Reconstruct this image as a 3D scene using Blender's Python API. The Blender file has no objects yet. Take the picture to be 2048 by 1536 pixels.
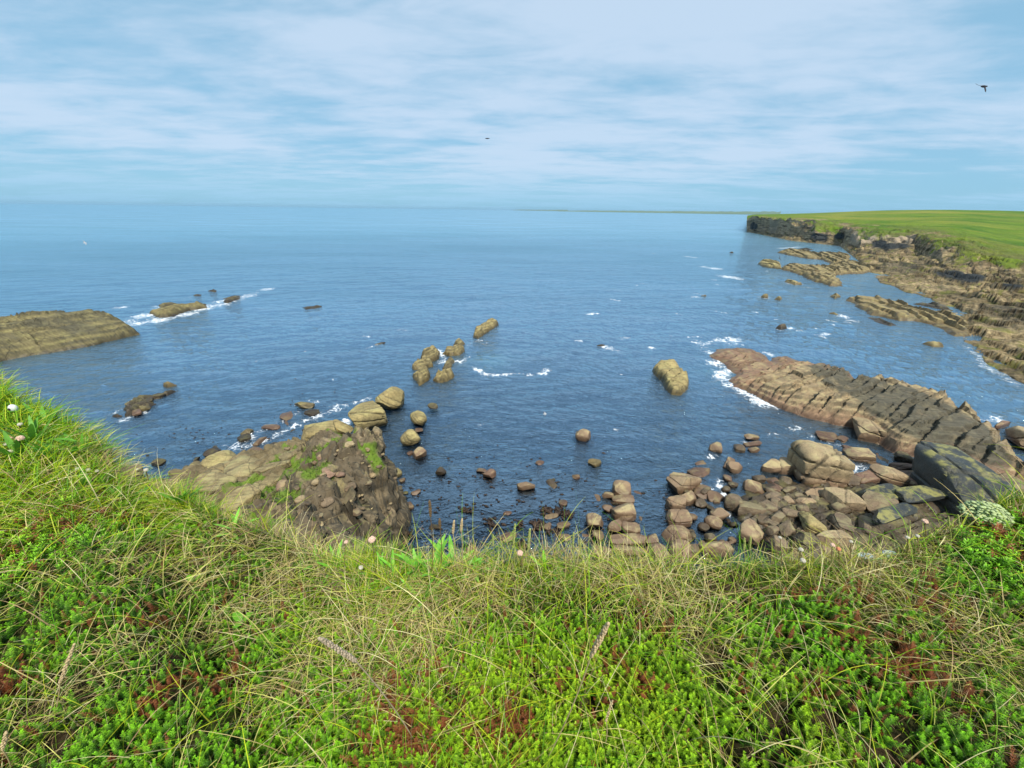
import bpy, bmesh, math, random
import numpy as np
from mathutils import Matrix, Vector

random.seed(7)
RNG = np.random.default_rng(11)
R = math.radians
S = bpy.context.scene
COL = S.collection

# ------------------------------------------------------------------ camera
CAM = np.array([0.0, 0.0, 14.0])
FPX = 769.0
PITCH, ROLL = 24.42, -0.80
cam_d = bpy.data.cameras.new('camera')
cam = bpy.data.objects.new('camera', cam_d); COL.objects.link(cam)
cam_d.sensor_width = 36.0
cam_d.lens = FPX / 2048 * 36.0
cam_d.clip_start = 0.02
cam_d.clip_end = 120000
MROT = (Matrix.Rotation(R(90 - PITCH), 3, 'X') @ Matrix.Rotation(R(-ROLL), 3, 'Z'))
cam.matrix_world = Matrix.Translation(Vector(CAM)) @ MROT.to_4x4()
S.camera = cam
MR = np.array(MROT)

# ------------------------------------------------------------------ light
SUN_EL, SUN_AZ = 56.0, 158.0      # azimuth measured clockwise from +Y
SKY_STRENGTH = 0.10
SUN_STRENGTH = 4.9
w = bpy.data.worlds.new("World"); S.world = w; w.use_nodes = True
sd = bpy.data.lights.new('sun', 'SUN'); sd.energy = SUN_STRENGTH; sd.angle = R(6); sd.color = (1.0, 0.93, 0.80)
so = bpy.data.objects.new('sun', sd); COL.objects.link(so)
sdir = Vector((math.sin(R(SUN_AZ)) * math.cos(R(SUN_EL)), math.cos(R(SUN_AZ)) * math.cos(R(SUN_EL)), math.sin(R(SUN_EL))))
so.rotation_euler = sdir.to_track_quat('Z', 'Y').to_euler()
so.location = (0, -20, 60)
S.view_settings.view_transform = 'Standard'
S.view_settings.look = 'None'
S.view_settings.exposure = 0.10
S.view_settings.gamma = 1.0
S.cycles.max_bounces = 8
S.cycles.transparent_max_bounces = 12
S.cycles.volume_bounces = 0
S.cycles.use_denoising = True
S.cycles.caustics_reflective = False
S.cycles.caustics_refractive = False


class NT:
    """tiny node builder"""
    def __init__(self, tree):
        self.t = tree; tree.nodes.clear()
    def n(self, typ, props=None, **ins):
        nd = self.t.nodes.new(typ)
        for k, v in (props or {}).items():
            setattr(nd, k, v)
        for k, v in ins.items():
            key = k.replace('_', ' ')
            self.set(nd, key, v)
        return nd
    def set(self, nd, key, v):
        if key.startswith('i') and key[1:].isdigit():
            sock = nd.inputs[int(key[1:])]
        else:
            sock = nd.inputs[key]
        if isinstance(v, bpy.types.NodeSocket):
            self.t.links.new(v, sock)
        elif isinstance(v, bpy.types.Node):
            self.t.links.new(v.outputs[0], sock)
        else:
            if isinstance(v, (tuple, list)) and len(v) == 3 and sock.type == 'RGBA':
                v = (*v, 1.0)
            sock.default_value = v
    def math(self, op, a, b=0.0, clamp=False):
        nd = self.t.nodes.new('ShaderNodeMath'); nd.operation = op; nd.use_clamp = clamp
        self.set(nd, 'i0', a); self.set(nd, 'i1', b); return nd.outputs[0]
    def mix(self, f, a, b, blend='MIX'):
        nd = self.t.nodes.new('ShaderNodeMix'); nd.data_type = 'RGBA'; nd.blend_type = blend
        self.set(nd, 'i0', f); self.set(nd, 'i6', a); self.set(nd, 'i7', b); return nd.outputs[2]
    def ramp(self, f, stops, interp='LINEAR'):
        nd = self.t.nodes.new('ShaderNodeValToRGB'); cr = nd.color_ramp; cr.interpolation = interp
        while len(cr.elements) < len(stops): cr.elements.new(0.5)
        for e, (p, c) in zip(cr.elements, stops):
            e.position = p; e.color = (c, c, c, 1) if isinstance(c, (int, float)) else (*c, 1)
        self.set(nd, 'i0', f); return nd.outputs[0]
    def noise(self, vec, scale, detail=4, rough=0.55, dist=0.0, out=0):
        nd = self.n('ShaderNodeTexNoise', None, Vector=vec, Scale=scale, Detail=detail, Roughness=rough, Distortion=dist)
        return nd.outputs[out]
    def maprange(self, v, a, b, c=0.0, d=1.0, smooth=False):
        nd = self.t.nodes.new('ShaderNodeMapRange')
        if smooth: nd.interpolation_type = 'SMOOTHSTEP'
        for i, x in enumerate((v, a, b, c, d)): self.set(nd, 'i%d' % i, x)
        return nd.outputs[0]


# ---- world: physical sky seen through thin layered cloud
nt = NT(w.node_tree)
sky = nt.n('ShaderNodeTexSky', {'sky_type': 'NISHITA', 'sun_disc': False, 'sun_elevation': R(SUN_EL),
                                'sun_rotation': R(SUN_AZ), 'air_density': 1.0, 'dust_density': 0.6, 'ozone_density': 1.5})
skyc = nt.mix(1.0, sky.outputs[0], (SKY_STRENGTH * 0.95, SKY_STRENGTH * 1.05, SKY_STRENGTH * 1.10), 'MULTIPLY')
tc = nt.n('ShaderNodeTexCoord')
sep = nt.n('ShaderNodeSeparateXYZ', None, i0=tc.outputs['Generated'])
zz = nt.math('ADD', nt.math('MAXIMUM', sep.outputs[2], 0.0), 0.075)
uu = nt.math('DIVIDE', sep.outputs[0], zz)
vv = nt.math('DIVIDE', sep.outputs[1], zz)
cv = nt.n('ShaderNodeCombineXYZ', None, i0=uu, i1=vv, i2=0.0)
mp = nt.n('ShaderNodeMapping', None, Vector=cv)
mp.inputs['Rotation'].default_value = (0, 0, R(38)); mp.inputs['Scale'].default_value = (0.75, 1.25, 1); mp.inputs['Location'].default_value = (3.1, 1.7, 0)
n1 = nt.noise(mp, 0.75, 5, 0.5, 0.25)
mp2 = nt.n('ShaderNodeMapping', None, Vector=cv)
mp2.inputs['Rotation'].default_value = (0, 0, R(30)); mp2.inputs['Scale'].default_value = (0.8, 1.5, 1); mp2.inputs['Location'].default_value = (8, 2, 0)
n2 = nt.noise(mp2, 2.1, 6, 0.6, 0.3)
mp3 = nt.n('ShaderNodeMapping', None, Vector=cv); mp3.inputs['Location'].default_value = (5.4, 9.1, 0)
n3 = nt.noise(mp3, 0.22, 2, 0.5)
cl = nt.math('ADD', nt.math('MULTIPLY', n1, 0.62), nt.math('MULTIPLY', n2, 0.38))
cl = nt.math('ADD', cl, nt.math('MULTIPLY', nt.math('SUBTRACT', n3, 0.5), 0.35))
# thicker veil near the middle of the view, thinner to the sides (real position in the sky)
mid = nt.math('SUBTRACT', 1.0, nt.math('MULTIPLY', nt.math('ABSOLUTE', nt.math('SUBTRACT', sep.outputs[0], 0.02)), 1.0))
cl = nt.math('ADD', cl, nt.math('MULTIPLY', nt.math('SUBTRACT', mid, 0.6), 0.07))
cl = nt.math('ADD', cl, nt.math('MULTIPLY', nt.maprange(sep.outputs[2], 0.0, 0.6), 0.05))
m_cl = nt.maprange(cl, 0.365, 0.62, 0.0, 1.0, True)
hz = nt.maprange(sep.outputs[2], 0.0, 0.10, 1.0, 0.0, True)
under = nt.ramp(nt.math('MAXIMUM', sep.outputs[2], 0.0), [(0.0, (0.25, 0.58, 0.84)), (0.10, (0.29, 0.58, 0.82)), (0.35, (0.31, 0.57, 0.78)), (1.0, (0.34, 0.57, 0.76))])
base = nt.mix(0.80, skyc, under)
white = nt.mix(hz, (0.66, 0.78, 0.95), (0.36, 0.64, 0.88))
res = nt.mix(nt.math('MULTIPLY', m_cl, 0.68), base, white)
bg = nt.n('ShaderNodeBackground', None, Color=res, Strength=0.95)
ow = nt.n('ShaderNodeOutputWorld', None, Surface=bg)

# ------------------------------------------------------------------ helpers
def ray(px, py):
    px = np.asarray(px, float); py = np.asarray(py, float)
    c = np.stack([(px - 1024) / FPX, -(py - 768) / FPX, -np.ones_like(px)], -1)
    return c @ MR.T
def P(px, py, z=0.0):
    d = ray(px, py); t = (z - CAM[2]) / d[..., 2]
    return CAM + d * np.asarray(t)[..., None]
def Pr(px, py, r):
    d = ray(px, py); t = r / np.hypot(d[..., 0], d[..., 1])
    return CAM + d * np.asarray(t)[..., None]

def _hash(ix, iy, iz, seed):
    h = (ix.astype(np.int64) * 374761393 + iy.astype(np.int64) * 668265263 + iz.astype(np.int64) * 2147483647 + seed * 974634777) & 0xFFFFFFFF
    h = ((h ^ (h >> 13)) * 1274126177) & 0xFFFFFFFF
    h = (h ^ (h >> 16))
    h = (h * 2246822519) & 0xFFFFFFFF
    return ((h ^ (h >> 15)) & 0xFFFFFF) / float(0xFFFFFF)
def vn(x, y, z=0.0, seed=0):
    x = np.asarray(x, float); y = np.asarray(y, float); z = np.zeros_like(x) + z
    ix, iy, iz = np.floor(x), np.floor(y), np.floor(z)
    fx, fy, fz = x - ix, y - iy, z - iz
    fx = fx * fx * fx * (fx * (fx * 6 - 15) + 10); fy = fy * fy * fy * (fy * (fy * 6 - 15) + 10); fz = fz * fz * fz * (fz * (fz * 6 - 15) + 10)
    r = 0
    for a in (0, 1):
        wa = fx if a else 1 - fx
        for b in (0, 1):
            wb = fy if b else 1 - fy
            for c in (0, 1):
                wc = fz if c else 1 - fz
                r = r + wa * wb * wc * _hash(ix + a, iy + b, iz + c, seed)
    return r * 2 - 1
def fbm(x, y, z=0.0, o=4, seed=0, g=0.5):
    r = 0; a = 1.0; f = 1.0; s = 0
    for k in range(o):
        r = r + a * vn(np.asarray(x) * f, np.asarray(y) * f, np.asarray(z) * f, seed + k * 17); s += a; a *= g; f *= 2.03
    return r / s
def hash2(a, b, seed=0):
    a = np.asarray(a); b = np.asarray(b)
    return _hash(a, b, np.zeros_like(a), seed)
def sstep(x, a, b):
    t = np.clip((x - a) / (b - a), 0, 1); return t * t * (3 - 2 * t)

def link(ob, parent=None):
    COL.objects.link(ob)
    if parent is not None: ob.parent = parent
    return ob
def tag(ob, label=None, cat=None, group=None, kind=None):
    if label: ob['label'] = label
    if cat: ob['category'] = cat
    if group: ob['group'] = group
    if kind: ob['kind'] = kind
    return ob
def npmesh(name, V, F, mat, attrs=None, smooth=True, parent=None, loc=None, sharp=None):
    """V (n,3), F (m,k) array of quads or triangles"""
    me = bpy.data.meshes.new(name)
    V = np.ascontiguousarray(V, dtype=np.float32); F = np.ascontiguousarray(F, dtype=np.int32)
    if loc is not None: V = V - np.asarray(loc, dtype=np.float32)
    m, k = F.shape
    me.vertices.add(len(V)); me.vertices.foreach_set('co', V.ravel())
    me.loops.add(m * k); me.loops.foreach_set('vertex_index', F.ravel())
    me.polygons.add(m); me.polygons.foreach_set('loop_start', np.arange(0, m * k, k, dtype=np.int32))
    try: me.polygons.foreach_set('loop_total', np.full(m, k, dtype=np.int32))
    except Exception: pass
    me.update(calc_edges=True)
    me.polygons.foreach_set('use_smooth', np.full(m, smooth, dtype=bool))
    for an, a in (attrs or {}).items():
        a = np.asarray(a, dtype=np.float32)
        if a.ndim == 1:
            at = me.attributes.new(an, 'FLOAT', 'POINT'); at.data.foreach_set('value', a)
        else:
            if a.shape[1] == 3: a = np.concatenate([a, np.ones((len(a), 1), np.float32)], 1)
            at = me.attributes.new(an, 'FLOAT_COLOR', 'POINT'); at.data.foreach_set('color', np.ascontiguousarray(a).ravel())
    me.update()
    if sharp: me.set_sharp_from_angle(angle=R(sharp))
    if mat: me.materials.append(mat)
    ob = bpy.data.objects.new(name, me)
    if loc is not None: ob.location = loc
    return link(ob, parent)
def gridfaces(nu, nv, wrap=False):
    i = np.arange(nu if wrap else nu - 1)[:, None]; j = np.arange(nv - 1)[None, :]
    i2 = (i + 1) % nu
    a = i * nv + j; b = i2 * nv + j; c = i2 * nv + j + 1; d = i * nv + j + 1
    return np.stack([a + 0 * b, b + 0 * a, c + 0 * a, d + 0 * b], -1).reshape(-1, 4)
def newmat(name):
    m = bpy.data.materials.new(name); m.use_nodes = True
    return m, NT(m.node_tree)

# ------------------------------------------------------------------ materials
def attr(nt, name):
    return nt.n('ShaderNodeAttribute', {'attribute_name': name})
def rock_material(name, cols, dark=(0.035, 0.030, 0.024), wet=0.35, lichen=None, bands=None, spots=0.5, rough=0.85, pink=None, bstr=0.6, crack=0.5, veg=False, blocks=1.6, blockv=0.18):
    """cols: two main stone colours; wet darkening near sea level (stain); lichen colour on upper faces"""
    m, nt = newmat(name)
    geo = nt.n('ShaderNodeNewGeometry')
    pos = geo.outputs['Position']
    oi = nt.n('ShaderNodeObjectInfo')
    big = nt.noise(pos, 0.55, 5, 0.6, 0.3)
    mid = nt.noise(pos, 2.6, 6, 0.62, 0.2)
    fin = nt.noise(pos, 14.0, 5, 0.65)
    c = nt.mix(nt.maprange(nt.math('ADD', nt.math('MULTIPLY', big, 0.5), nt.math('MULTIPLY', mid, 0.5)), 0.36, 0.64), cols[0], cols[1])
    c = nt.mix(nt.maprange(oi.outputs['Random'], 0, 1, 0.0, 0.35), c, nt.mix(1.0, c, (0.72, 0.62, 0.55), 'MULTIPLY'))
    c = nt.mix(1.0, c, nt.ramp(fin, [(0.25, 0.62), (0.5, 0.98), (0.75, 1.25)]), 'MULTIPLY')
    vb = nt.n('ShaderNodeTexVoronoi', None, Vector=nt.n('ShaderNodeMix', {'data_type': 'RGBA'}, i0=0.2, i6=pos, i7=nt.noise(pos, 1.2, 3, 0.6, 0, 1)).outputs[2], Scale=blocks)
    c = nt.mix(1.0, c, nt.ramp(nt.n('ShaderNodeSeparateXYZ', None, i0=vb.outputs['Color']).outputs[0], [(0.0, 1 - blockv), (1.0, 1 + blockv * 0.6)]), 'MULTIPLY')
    at = attr(nt, 'dark')
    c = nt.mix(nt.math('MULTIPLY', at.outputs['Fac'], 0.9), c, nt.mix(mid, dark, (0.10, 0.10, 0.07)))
    if pink:
        zp = nt.n('ShaderNodeSeparateXYZ', None, i0=pos)
        pm = nt.maprange(nt.math('ADD', zp.outputs[2], nt.math('MULTIPLY', nt.math('SUBTRACT', mid, 0.5), 1.2)), 0.1, 1.0, 0.75, 0.0)
        c = nt.mix(pm, c, pink)
    if lichen:
        sn = nt.n('ShaderNodeSeparateXYZ', None, i0=geo.outputs['Normal'])
        lm = nt.math('MULTIPLY', nt.maprange(sn.outputs[2], 0.35, 0.85, 0, 1, True), nt.maprange(nt.noise(pos, 1.3, 6, 0.7), 0.46, 0.62, 0, 1, True))
        c = nt.mix(nt.math('MULTIPLY', nt.math('MULTIPLY', lm, 0.75), nt.math('SUBTRACT', 1.0, nt.math('MULTIPLY', at.outputs['Fac'], 0.85))), c, lichen)
    if spots > 0:
        vo = nt.n('ShaderNodeTexVoronoi', None, Vector=nt.n('ShaderNodeMix', {'data_type': 'RGBA'}, i0=0.12, i6=pos, i7=nt.noise(pos, 9.0, 2, 0.5, 0, 1)).outputs[2], Scale=7.5)
        sm = nt.math('MULTIPLY', nt.maprange(vo.outputs['Distance'], 0.16, 0.22, 1.0, 0.0), nt.maprange(nt.noise(pos, 1.9, 3, 0.6), 0.50, 0.62))
        c = nt.mix(nt.math('MULTIPLY', sm, spots), c, (0.03, 0.022, 0.018))
    sp = nt.n('ShaderNodeSeparateXYZ', None, i0=pos)
    wz = nt.math('ADD', sp.outputs[2], nt.math('MULTIPLY', nt.math('SUBTRACT', mid, 0.5), 0.35))
    wm = nt.maprange(wz, 0.08, 0.55, 1.0, 0.0, True)
    c = nt.mix(nt.math('MULTIPLY', wm, 1.0 - wet), c, nt.mix(1.0, c, (0.20, 0.16, 0.11), 'MULTIPLY'))
    if veg:
        c = nt.mix(attr(nt, 'gold').outputs['Fac'], c, nt.mix(1.0, nt.mix(mid, (0.27, 0.215, 0.115), (0.11, 0.088, 0.05)), nt.ramp(fin, [(0.25, 0.7), (0.75, 1.2)]), 'MULTIPLY'))
        c = nt.mix(nt.math('MULTIPLY', at.outputs['Fac'], 0.8), c, (0.03, 0.025, 0.02))
        va = attr(nt, 'veg')
        vc = nt.mix(nt.noise(pos, 9, 4, 0.6), (0.07, 0.13, 0.012), (0.17, 0.26, 0.03))
        c = nt.mix(va.outputs['Fac'], c, vc)
        sa = attr(nt, 'soil')
        c = nt.mix(sa.outputs['Fac'], c, nt.mix(nt.noise(pos, 6, 6, 0.7), (0.055, 0.045, 0.028), (0.18, 0.14, 0.088)))
    # relief
    hgt = nt.math('ADD', nt.math('MULTIPLY', mid, 0.55), nt.math('MULTIPLY', fin, 0.20))
    vc2 = nt.n('ShaderNodeTexVoronoi', {'feature': 'DISTANCE_TO_EDGE'}, Vector=nt.n('ShaderNodeMix', {'data_type': 'RGBA'}, i0=0.25, i6=pos, i7=nt.noise(pos, 1.5, 3, 0.5, 0, 1)).outputs[2], Scale=0.9)
    ck = nt.maprange(vc2.outputs['Distance'], 0.0, 0.02, 0.0, 1.0)
    hgt = nt.math('ADD', hgt, nt.math('MULTIPLY', ck, 0.25 * crack))
    if bands:
        bm = nt.n('ShaderNodeMapping', None, Vector=pos)
        bm.inputs['Rotation'].default_value = bands
        bm.inputs['Scale'].default_value = (0.15, 1, 0.15)
        bn = nt.noise(bm, 7.0, 4, 0.6)
        hgt = nt.math('ADD', hgt, nt.math('MULTIPLY', bn, 0.5))
        c = nt.mix(1.0, c, nt.ramp(bn, [(0.30, 0.60), (0.5, 1.0), (0.7, 1.25)]), 'MULTIPLY')
    c = nt.mix(nt.math('MULTIPLY', nt.math('SUBTRACT', 1.0, ck), 0.55 * crack), c, (0.03, 0.025, 0.02))
    bp = nt.n('ShaderNodeBump', None, Strength=bstr, Distance=0.16, Height=hgt)
    rg = nt.maprange(wm, 0, 1, rough, 0.42)
    b = nt.n('ShaderNodeBsdfPrincipled', None, Base_Color=c, Roughness=rg, Normal=bp)
    b.inputs['Specular IOR Level'].default_value = 0.35
    nt.n('ShaderNodeOutputMaterial', None, Surface=b)
    return m

OCHRE = (0.39, 0.315, 0.14); OLIVE = (0.17, 0.14, 0.068); BROWN = (0.30, 0.205, 0.13); PINK = (0.36, 0.19, 0.125)
M_tan = rock_material('tan_stone', ((0.42, 0.33, 0.19), (0.20, 0.155, 0.095)), lichen=(0.44, 0.37, 0.19), pink=(0.25, 0.155, 0.105))
M_ochre = rock_material('ochre_stone', (OCHRE, OLIVE), lichen=(0.40, 0.35, 0.145), spots=0.5, bands=(0.5, 0.3, R(-38)))
M_pink = rock_material('pink_stone', ((0.32, 0.205, 0.145), (0.19, 0.125, 0.09)), lichen=(0.38, 0.30, 0.16), spots=0.6)
M_brown = rock_material('brown_stone', ((0.26, 0.195, 0.125), (0.10, 0.078, 0.054)), lichen=(0.27, 0.235, 0.125), spots=0.4)
M_black = rock_material('black_stone', ((0.032, 0.042, 0.048), (0.075, 0.075, 0.062)), lichen=(0.30, 0.28, 0.08), spots=0.0, rough=0.5, crack=0.25)
M_dark = rock_material('dark_stone', ((0.12, 0.09, 0.055), (0.055, 0.045, 0.032)), lichen=(0.2, 0.18, 0.07), spots=0.5, rough=0.6)
M_ridge = rock_material('bedded_stone', ((0.36, 0.27, 0.15), (0.17, 0.13, 0.08)), lichen=(0.38, 0.31, 0.16), spots=0.2, bands=(0.0, 0.0, R(-55)), pink=(0.33, 0.19, 0.125))
M_coast = rock_material('coast_stone', ((0.32, 0.245, 0.115), (0.13, 0.10, 0.052)), lichen=(0.36, 0.31, 0.13), spots=0.0, crack=0.0)
M_spur = rock_material('spur_stone', ((0.30, 0.24, 0.145), (0.13, 0.11, 0.075)), lichen=(0.34, 0.29, 0.12), spots=0.2, veg=True, crack=0.5, blocks=2.2, blockv=0.55)
M_weed = rock_material('seaweed', ((0.035, 0.022, 0.014), (0.07, 0.04, 0.02)), spots=0.0, rough=0.4, wet=0.9)
M_olive = rock_material('olive_stone', ((0.25, 0.21, 0.095), (0.10, 0.085, 0.042)), lichen=(0.28, 0.25, 0.10), spots=0.2, bands=(0.2, 0.5, R(10)), crack=0.8)
M_tail = rock_material('tail_stone', ((0.32, 0.26, 0.13), (0.14, 0.115, 0.065)), lichen=(0.34, 0.30, 0.14), spots=0.3, bands=(0.5, 0.3, R(-38)), crack=0.9)
MATS = dict(olive=M_olive, tail=M_tail, tan=M_tan, ochre=M_ochre, pink=M_pink, brown=M_brown, black=M_black, dark=M_dark, ridge=M_ridge)

def flat_material(name, col, rough=0.7, var=0.25, scale=40, attrname=None, trans=0.0, sss=0.0):
    m, nt = newmat(name)
    geo = nt.n('ShaderNodeNewGeometry')
    n = nt.noise(geo.outputs['Position'], scale, 3, 0.6)
    if attrname:
        c0 = attr(nt, attrname).outputs['Color']
    else:
        c0 = nt.n('ShaderNodeRGB').outputs[0]; c0.default_value = (*col, 1)
    c = nt.mix(1.0, c0, nt.ramp(n, [(0.3, 1 - var), (0.7, 1 + var)]), 'MULTIPLY')
    b = nt.n('ShaderNodeBsdfPrincipled', None, Base_Color=c, Roughness=rough)
    b.inputs['Specular IOR Level'].default_value = 0.3
    out = b
    if trans > 0:
        tr = nt.n('ShaderNodeBsdfTranslucent', None, Color=c)
        out = nt.n('ShaderNodeMixShader', None, i0=trans, i1=b.outputs[0], i2=tr.outputs[0])
    nt.n('ShaderNodeOutputMaterial', None, Surface=out)
    return m
M_leaf = flat_material('leaf', (0, 0, 0), 0.5, 0.15, 60, 'col', trans=0.30)
M_shoot = flat_material('shoot_leaf', (0, 0, 0), 0.45, 0.12, 60, 'col', trans=0.22)

# sea
def sea_material():
    m, nt = newmat('sea_water')
    geo = nt.n('ShaderNodeNewGeometry'); pos = geo.outputs['Position']
    mp = nt.n('ShaderNodeMapping', None, Vector=pos); mp.inputs['Rotation'].default_value = (0, 0, R(12)); mp.inputs['Scale'].default_value = (0.45, 1, 1)
    a = nt.noise(mp, 0.22, 3, 0.5, 0.4)
    b = nt.noise(mp, 1.0, 6, 0.62, 0.5)
    mpb = nt.n('ShaderNodeMapping', None, Vector=pos); mpb.inputs['Rotation'].default_value = (0, 0, R(-24)); mpb.inputs['Scale'].default_value = (0.6, 1, 1)
    c = nt.noise(mpb, 3.4, 5, 0.65, 0.3)
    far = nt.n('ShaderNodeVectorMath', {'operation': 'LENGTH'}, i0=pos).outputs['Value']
    cam_calm = nt.maprange(attr(nt, 'calm').outputs['Fac'], 0, 1, 1.0, 0.35)
    h = nt.math('ADD', nt.math('MULTIPLY', a, 0.35), nt.math('ADD', nt.math('MULTIPLY', b, 0.34), nt.math('MULTIPLY', c, 0.19)))
    h = nt.math('MULTIPLY', h, cam_calm)
    bp = nt.n('ShaderNodeBump', None, Strength=1.0, Distance=nt.maprange(far, 15, 200, 0.85, 1.6), Height=h)
    fr = nt.n('ShaderNodeFresnel', None, IOR=1.333, Normal=bp)
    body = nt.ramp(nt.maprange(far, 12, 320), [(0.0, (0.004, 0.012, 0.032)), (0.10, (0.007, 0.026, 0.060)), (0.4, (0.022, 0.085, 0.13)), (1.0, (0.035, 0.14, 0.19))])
    patch = nt.noise(pos, 0.035, 4, 0.6)
    body = nt.mix(nt.maprange(patch, 0.35, 0.65), body, nt.mix(1.0, body, (1.5, 1.35, 1.25), 'MULTIPLY'))
    body = nt.mix(attr(nt, 'turq').outputs['Fac'], body, (0.10, 0.36, 0.42))
    dif = nt.n('ShaderNodeBsdfDiffuse', None, Color=body)
    tra = nt.n('ShaderNodeBsdfTransparent', None, Color=(0.80, 0.93, 0.95))
    opq = nt.maprange(attr(nt, 'shallow').outputs['Fac'], 0, 0.8, 1.0, 0.05)
    under = nt.n('ShaderNodeMixShader', None, i0=opq, i1=tra.outputs[0], i2=dif.outputs[0])
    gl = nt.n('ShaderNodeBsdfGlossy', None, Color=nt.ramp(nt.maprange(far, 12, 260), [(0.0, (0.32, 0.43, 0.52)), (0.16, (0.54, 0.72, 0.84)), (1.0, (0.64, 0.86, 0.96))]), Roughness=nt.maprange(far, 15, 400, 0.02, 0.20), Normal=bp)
    wp = nt.n('ShaderNodeMapping', None, Vector=pos); wp.inputs['Scale'].default_value = (0.35, 1, 1)
    wnd = nt.ramp(nt.noise(wp, 0.035, 5, 0.6, 0.5), [(0.3, 0.78), (0.7, 1.0)])
    sh = nt.n('ShaderNodeMixShader', None, i0=nt.math('MULTIPLY', fr.outputs[0], wnd), i1=under.outputs[0], i2=gl.outputs[0])
    # foam
    wv = nt.n('ShaderNodeMix', {'data_type': 'RGBA'}, i0=0.55, i6=pos, i7=nt.noise(pos, 1.1, 4, 0.6, 0, 1)).outputs[2]
    v1 = nt.n('ShaderNodeTexVoronoi', {'feature': 'DISTANCE_TO_EDGE'}, Vector=wv, Scale=2.3)
    v2 = nt.n('ShaderNodeTexVoronoi', {'feature': 'DISTANCE_TO_EDGE'}, Vector=wv, Scale=6.0)
    lace = nt.math('MAXIMUM', nt.maprange(v1.outputs['Distance'], 0.0, 0.13, 1.0, 0.0), nt.maprange(v2.outputs['Distance'], 0.0, 0.16, 0.85, 0.0))
    fn = nt.noise(pos, 2.2, 6, 0.7, 0.4)
    fa = attr(nt, 'foam').outputs['Fac']
    f = nt.math('ADD', nt.math('MULTIPLY', lace, 0.50), nt.math('MULTIPLY', fn, 0.75))
    f = nt.math('ADD', f, nt.math('MULTIPLY', nt.math('SUBTRACT', fa, 1.0), 0.62))
    fm = nt.maprange(f, 0.44, 0.66, 0.0, 1.0, True)
    fd = nt.n('ShaderNodeBsdfDiffuse', None, Color=(0.82, 0.86, 0.90))
    sh = nt.n('ShaderNodeMixShader', None, i0=nt.math('MULTIPLY', fm, 0.74), i1=sh.outputs[0], i2=fd.outputs[0])
    vol = nt.n('ShaderNodeVolumeAbsorption', None, Color=(0.18, 0.62, 0.78), Density=0.33)
    nt.n('ShaderNodeOutputMaterial', None, Surface=sh, Volume=vol)
    return m
M_sea = sea_material()

# ------------------------------------------------------------------ foam bookkeeping
FOAM = []      # (x, y, radius, strength)
def foam_px(px, py, r, s=1.0, n=1, spread=0):
    p = P(px, py, 0)
    FOAM.append((p[0], p[1], r, s))
def foam_line(pts, r, s=1.0, step=0.6):
    W = np.array([P(a, b, 0)[:2] for a, b in pts])
    for i in range(len(W) - 1):
        L = np.hypot(*(W[i + 1] - W[i])); n = max(1, int(L / (r * step)))
        for k in range(n):
            q = W[i] + (W[i + 1] - W[i]) * (k / n)
            FOAM.append((q[0], q[1], r * random.uniform(0.7, 1.3), s * random.uniform(0.5, 1.1)))

# ------------------------------------------------------------------ reefs as strata height fields
def to_px(X, Y, Z):
    d = np.stack([X, Y, Z - 14.0], -1) @ MR
    return 1024 + FPX * d[..., 0] / -d[..., 2], 768 - FPX * d[..., 1] / -d[..., 2]
def seg_sdf(x, y, poly):
    n = len(poly); d2 = np.full(x.shape, 1e18); ins = np.zeros(x.shape, bool)
    for i in range(n):
        ax, ay = poly[i]; bx, by = poly[(i + 1) % n]
        ex, ey = bx - ax, by - ay
        t = np.clip(((x - ax) * ex + (y - ay) * ey) / (ex * ex + ey * ey + 1e-12), 0, 1)
        d2 = np.minimum(d2, (x - ax - t * ex) ** 2 + (y - ay - t * ey) ** 2)
        c = ((ay > y) != (by > y)) & (x < (bx - ax) * (y - ay) / (by - ay + 1e-12) + ax)
        ins ^= c
    d = np.sqrt(d2)
    return np.where(ins, d, -d)
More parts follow.
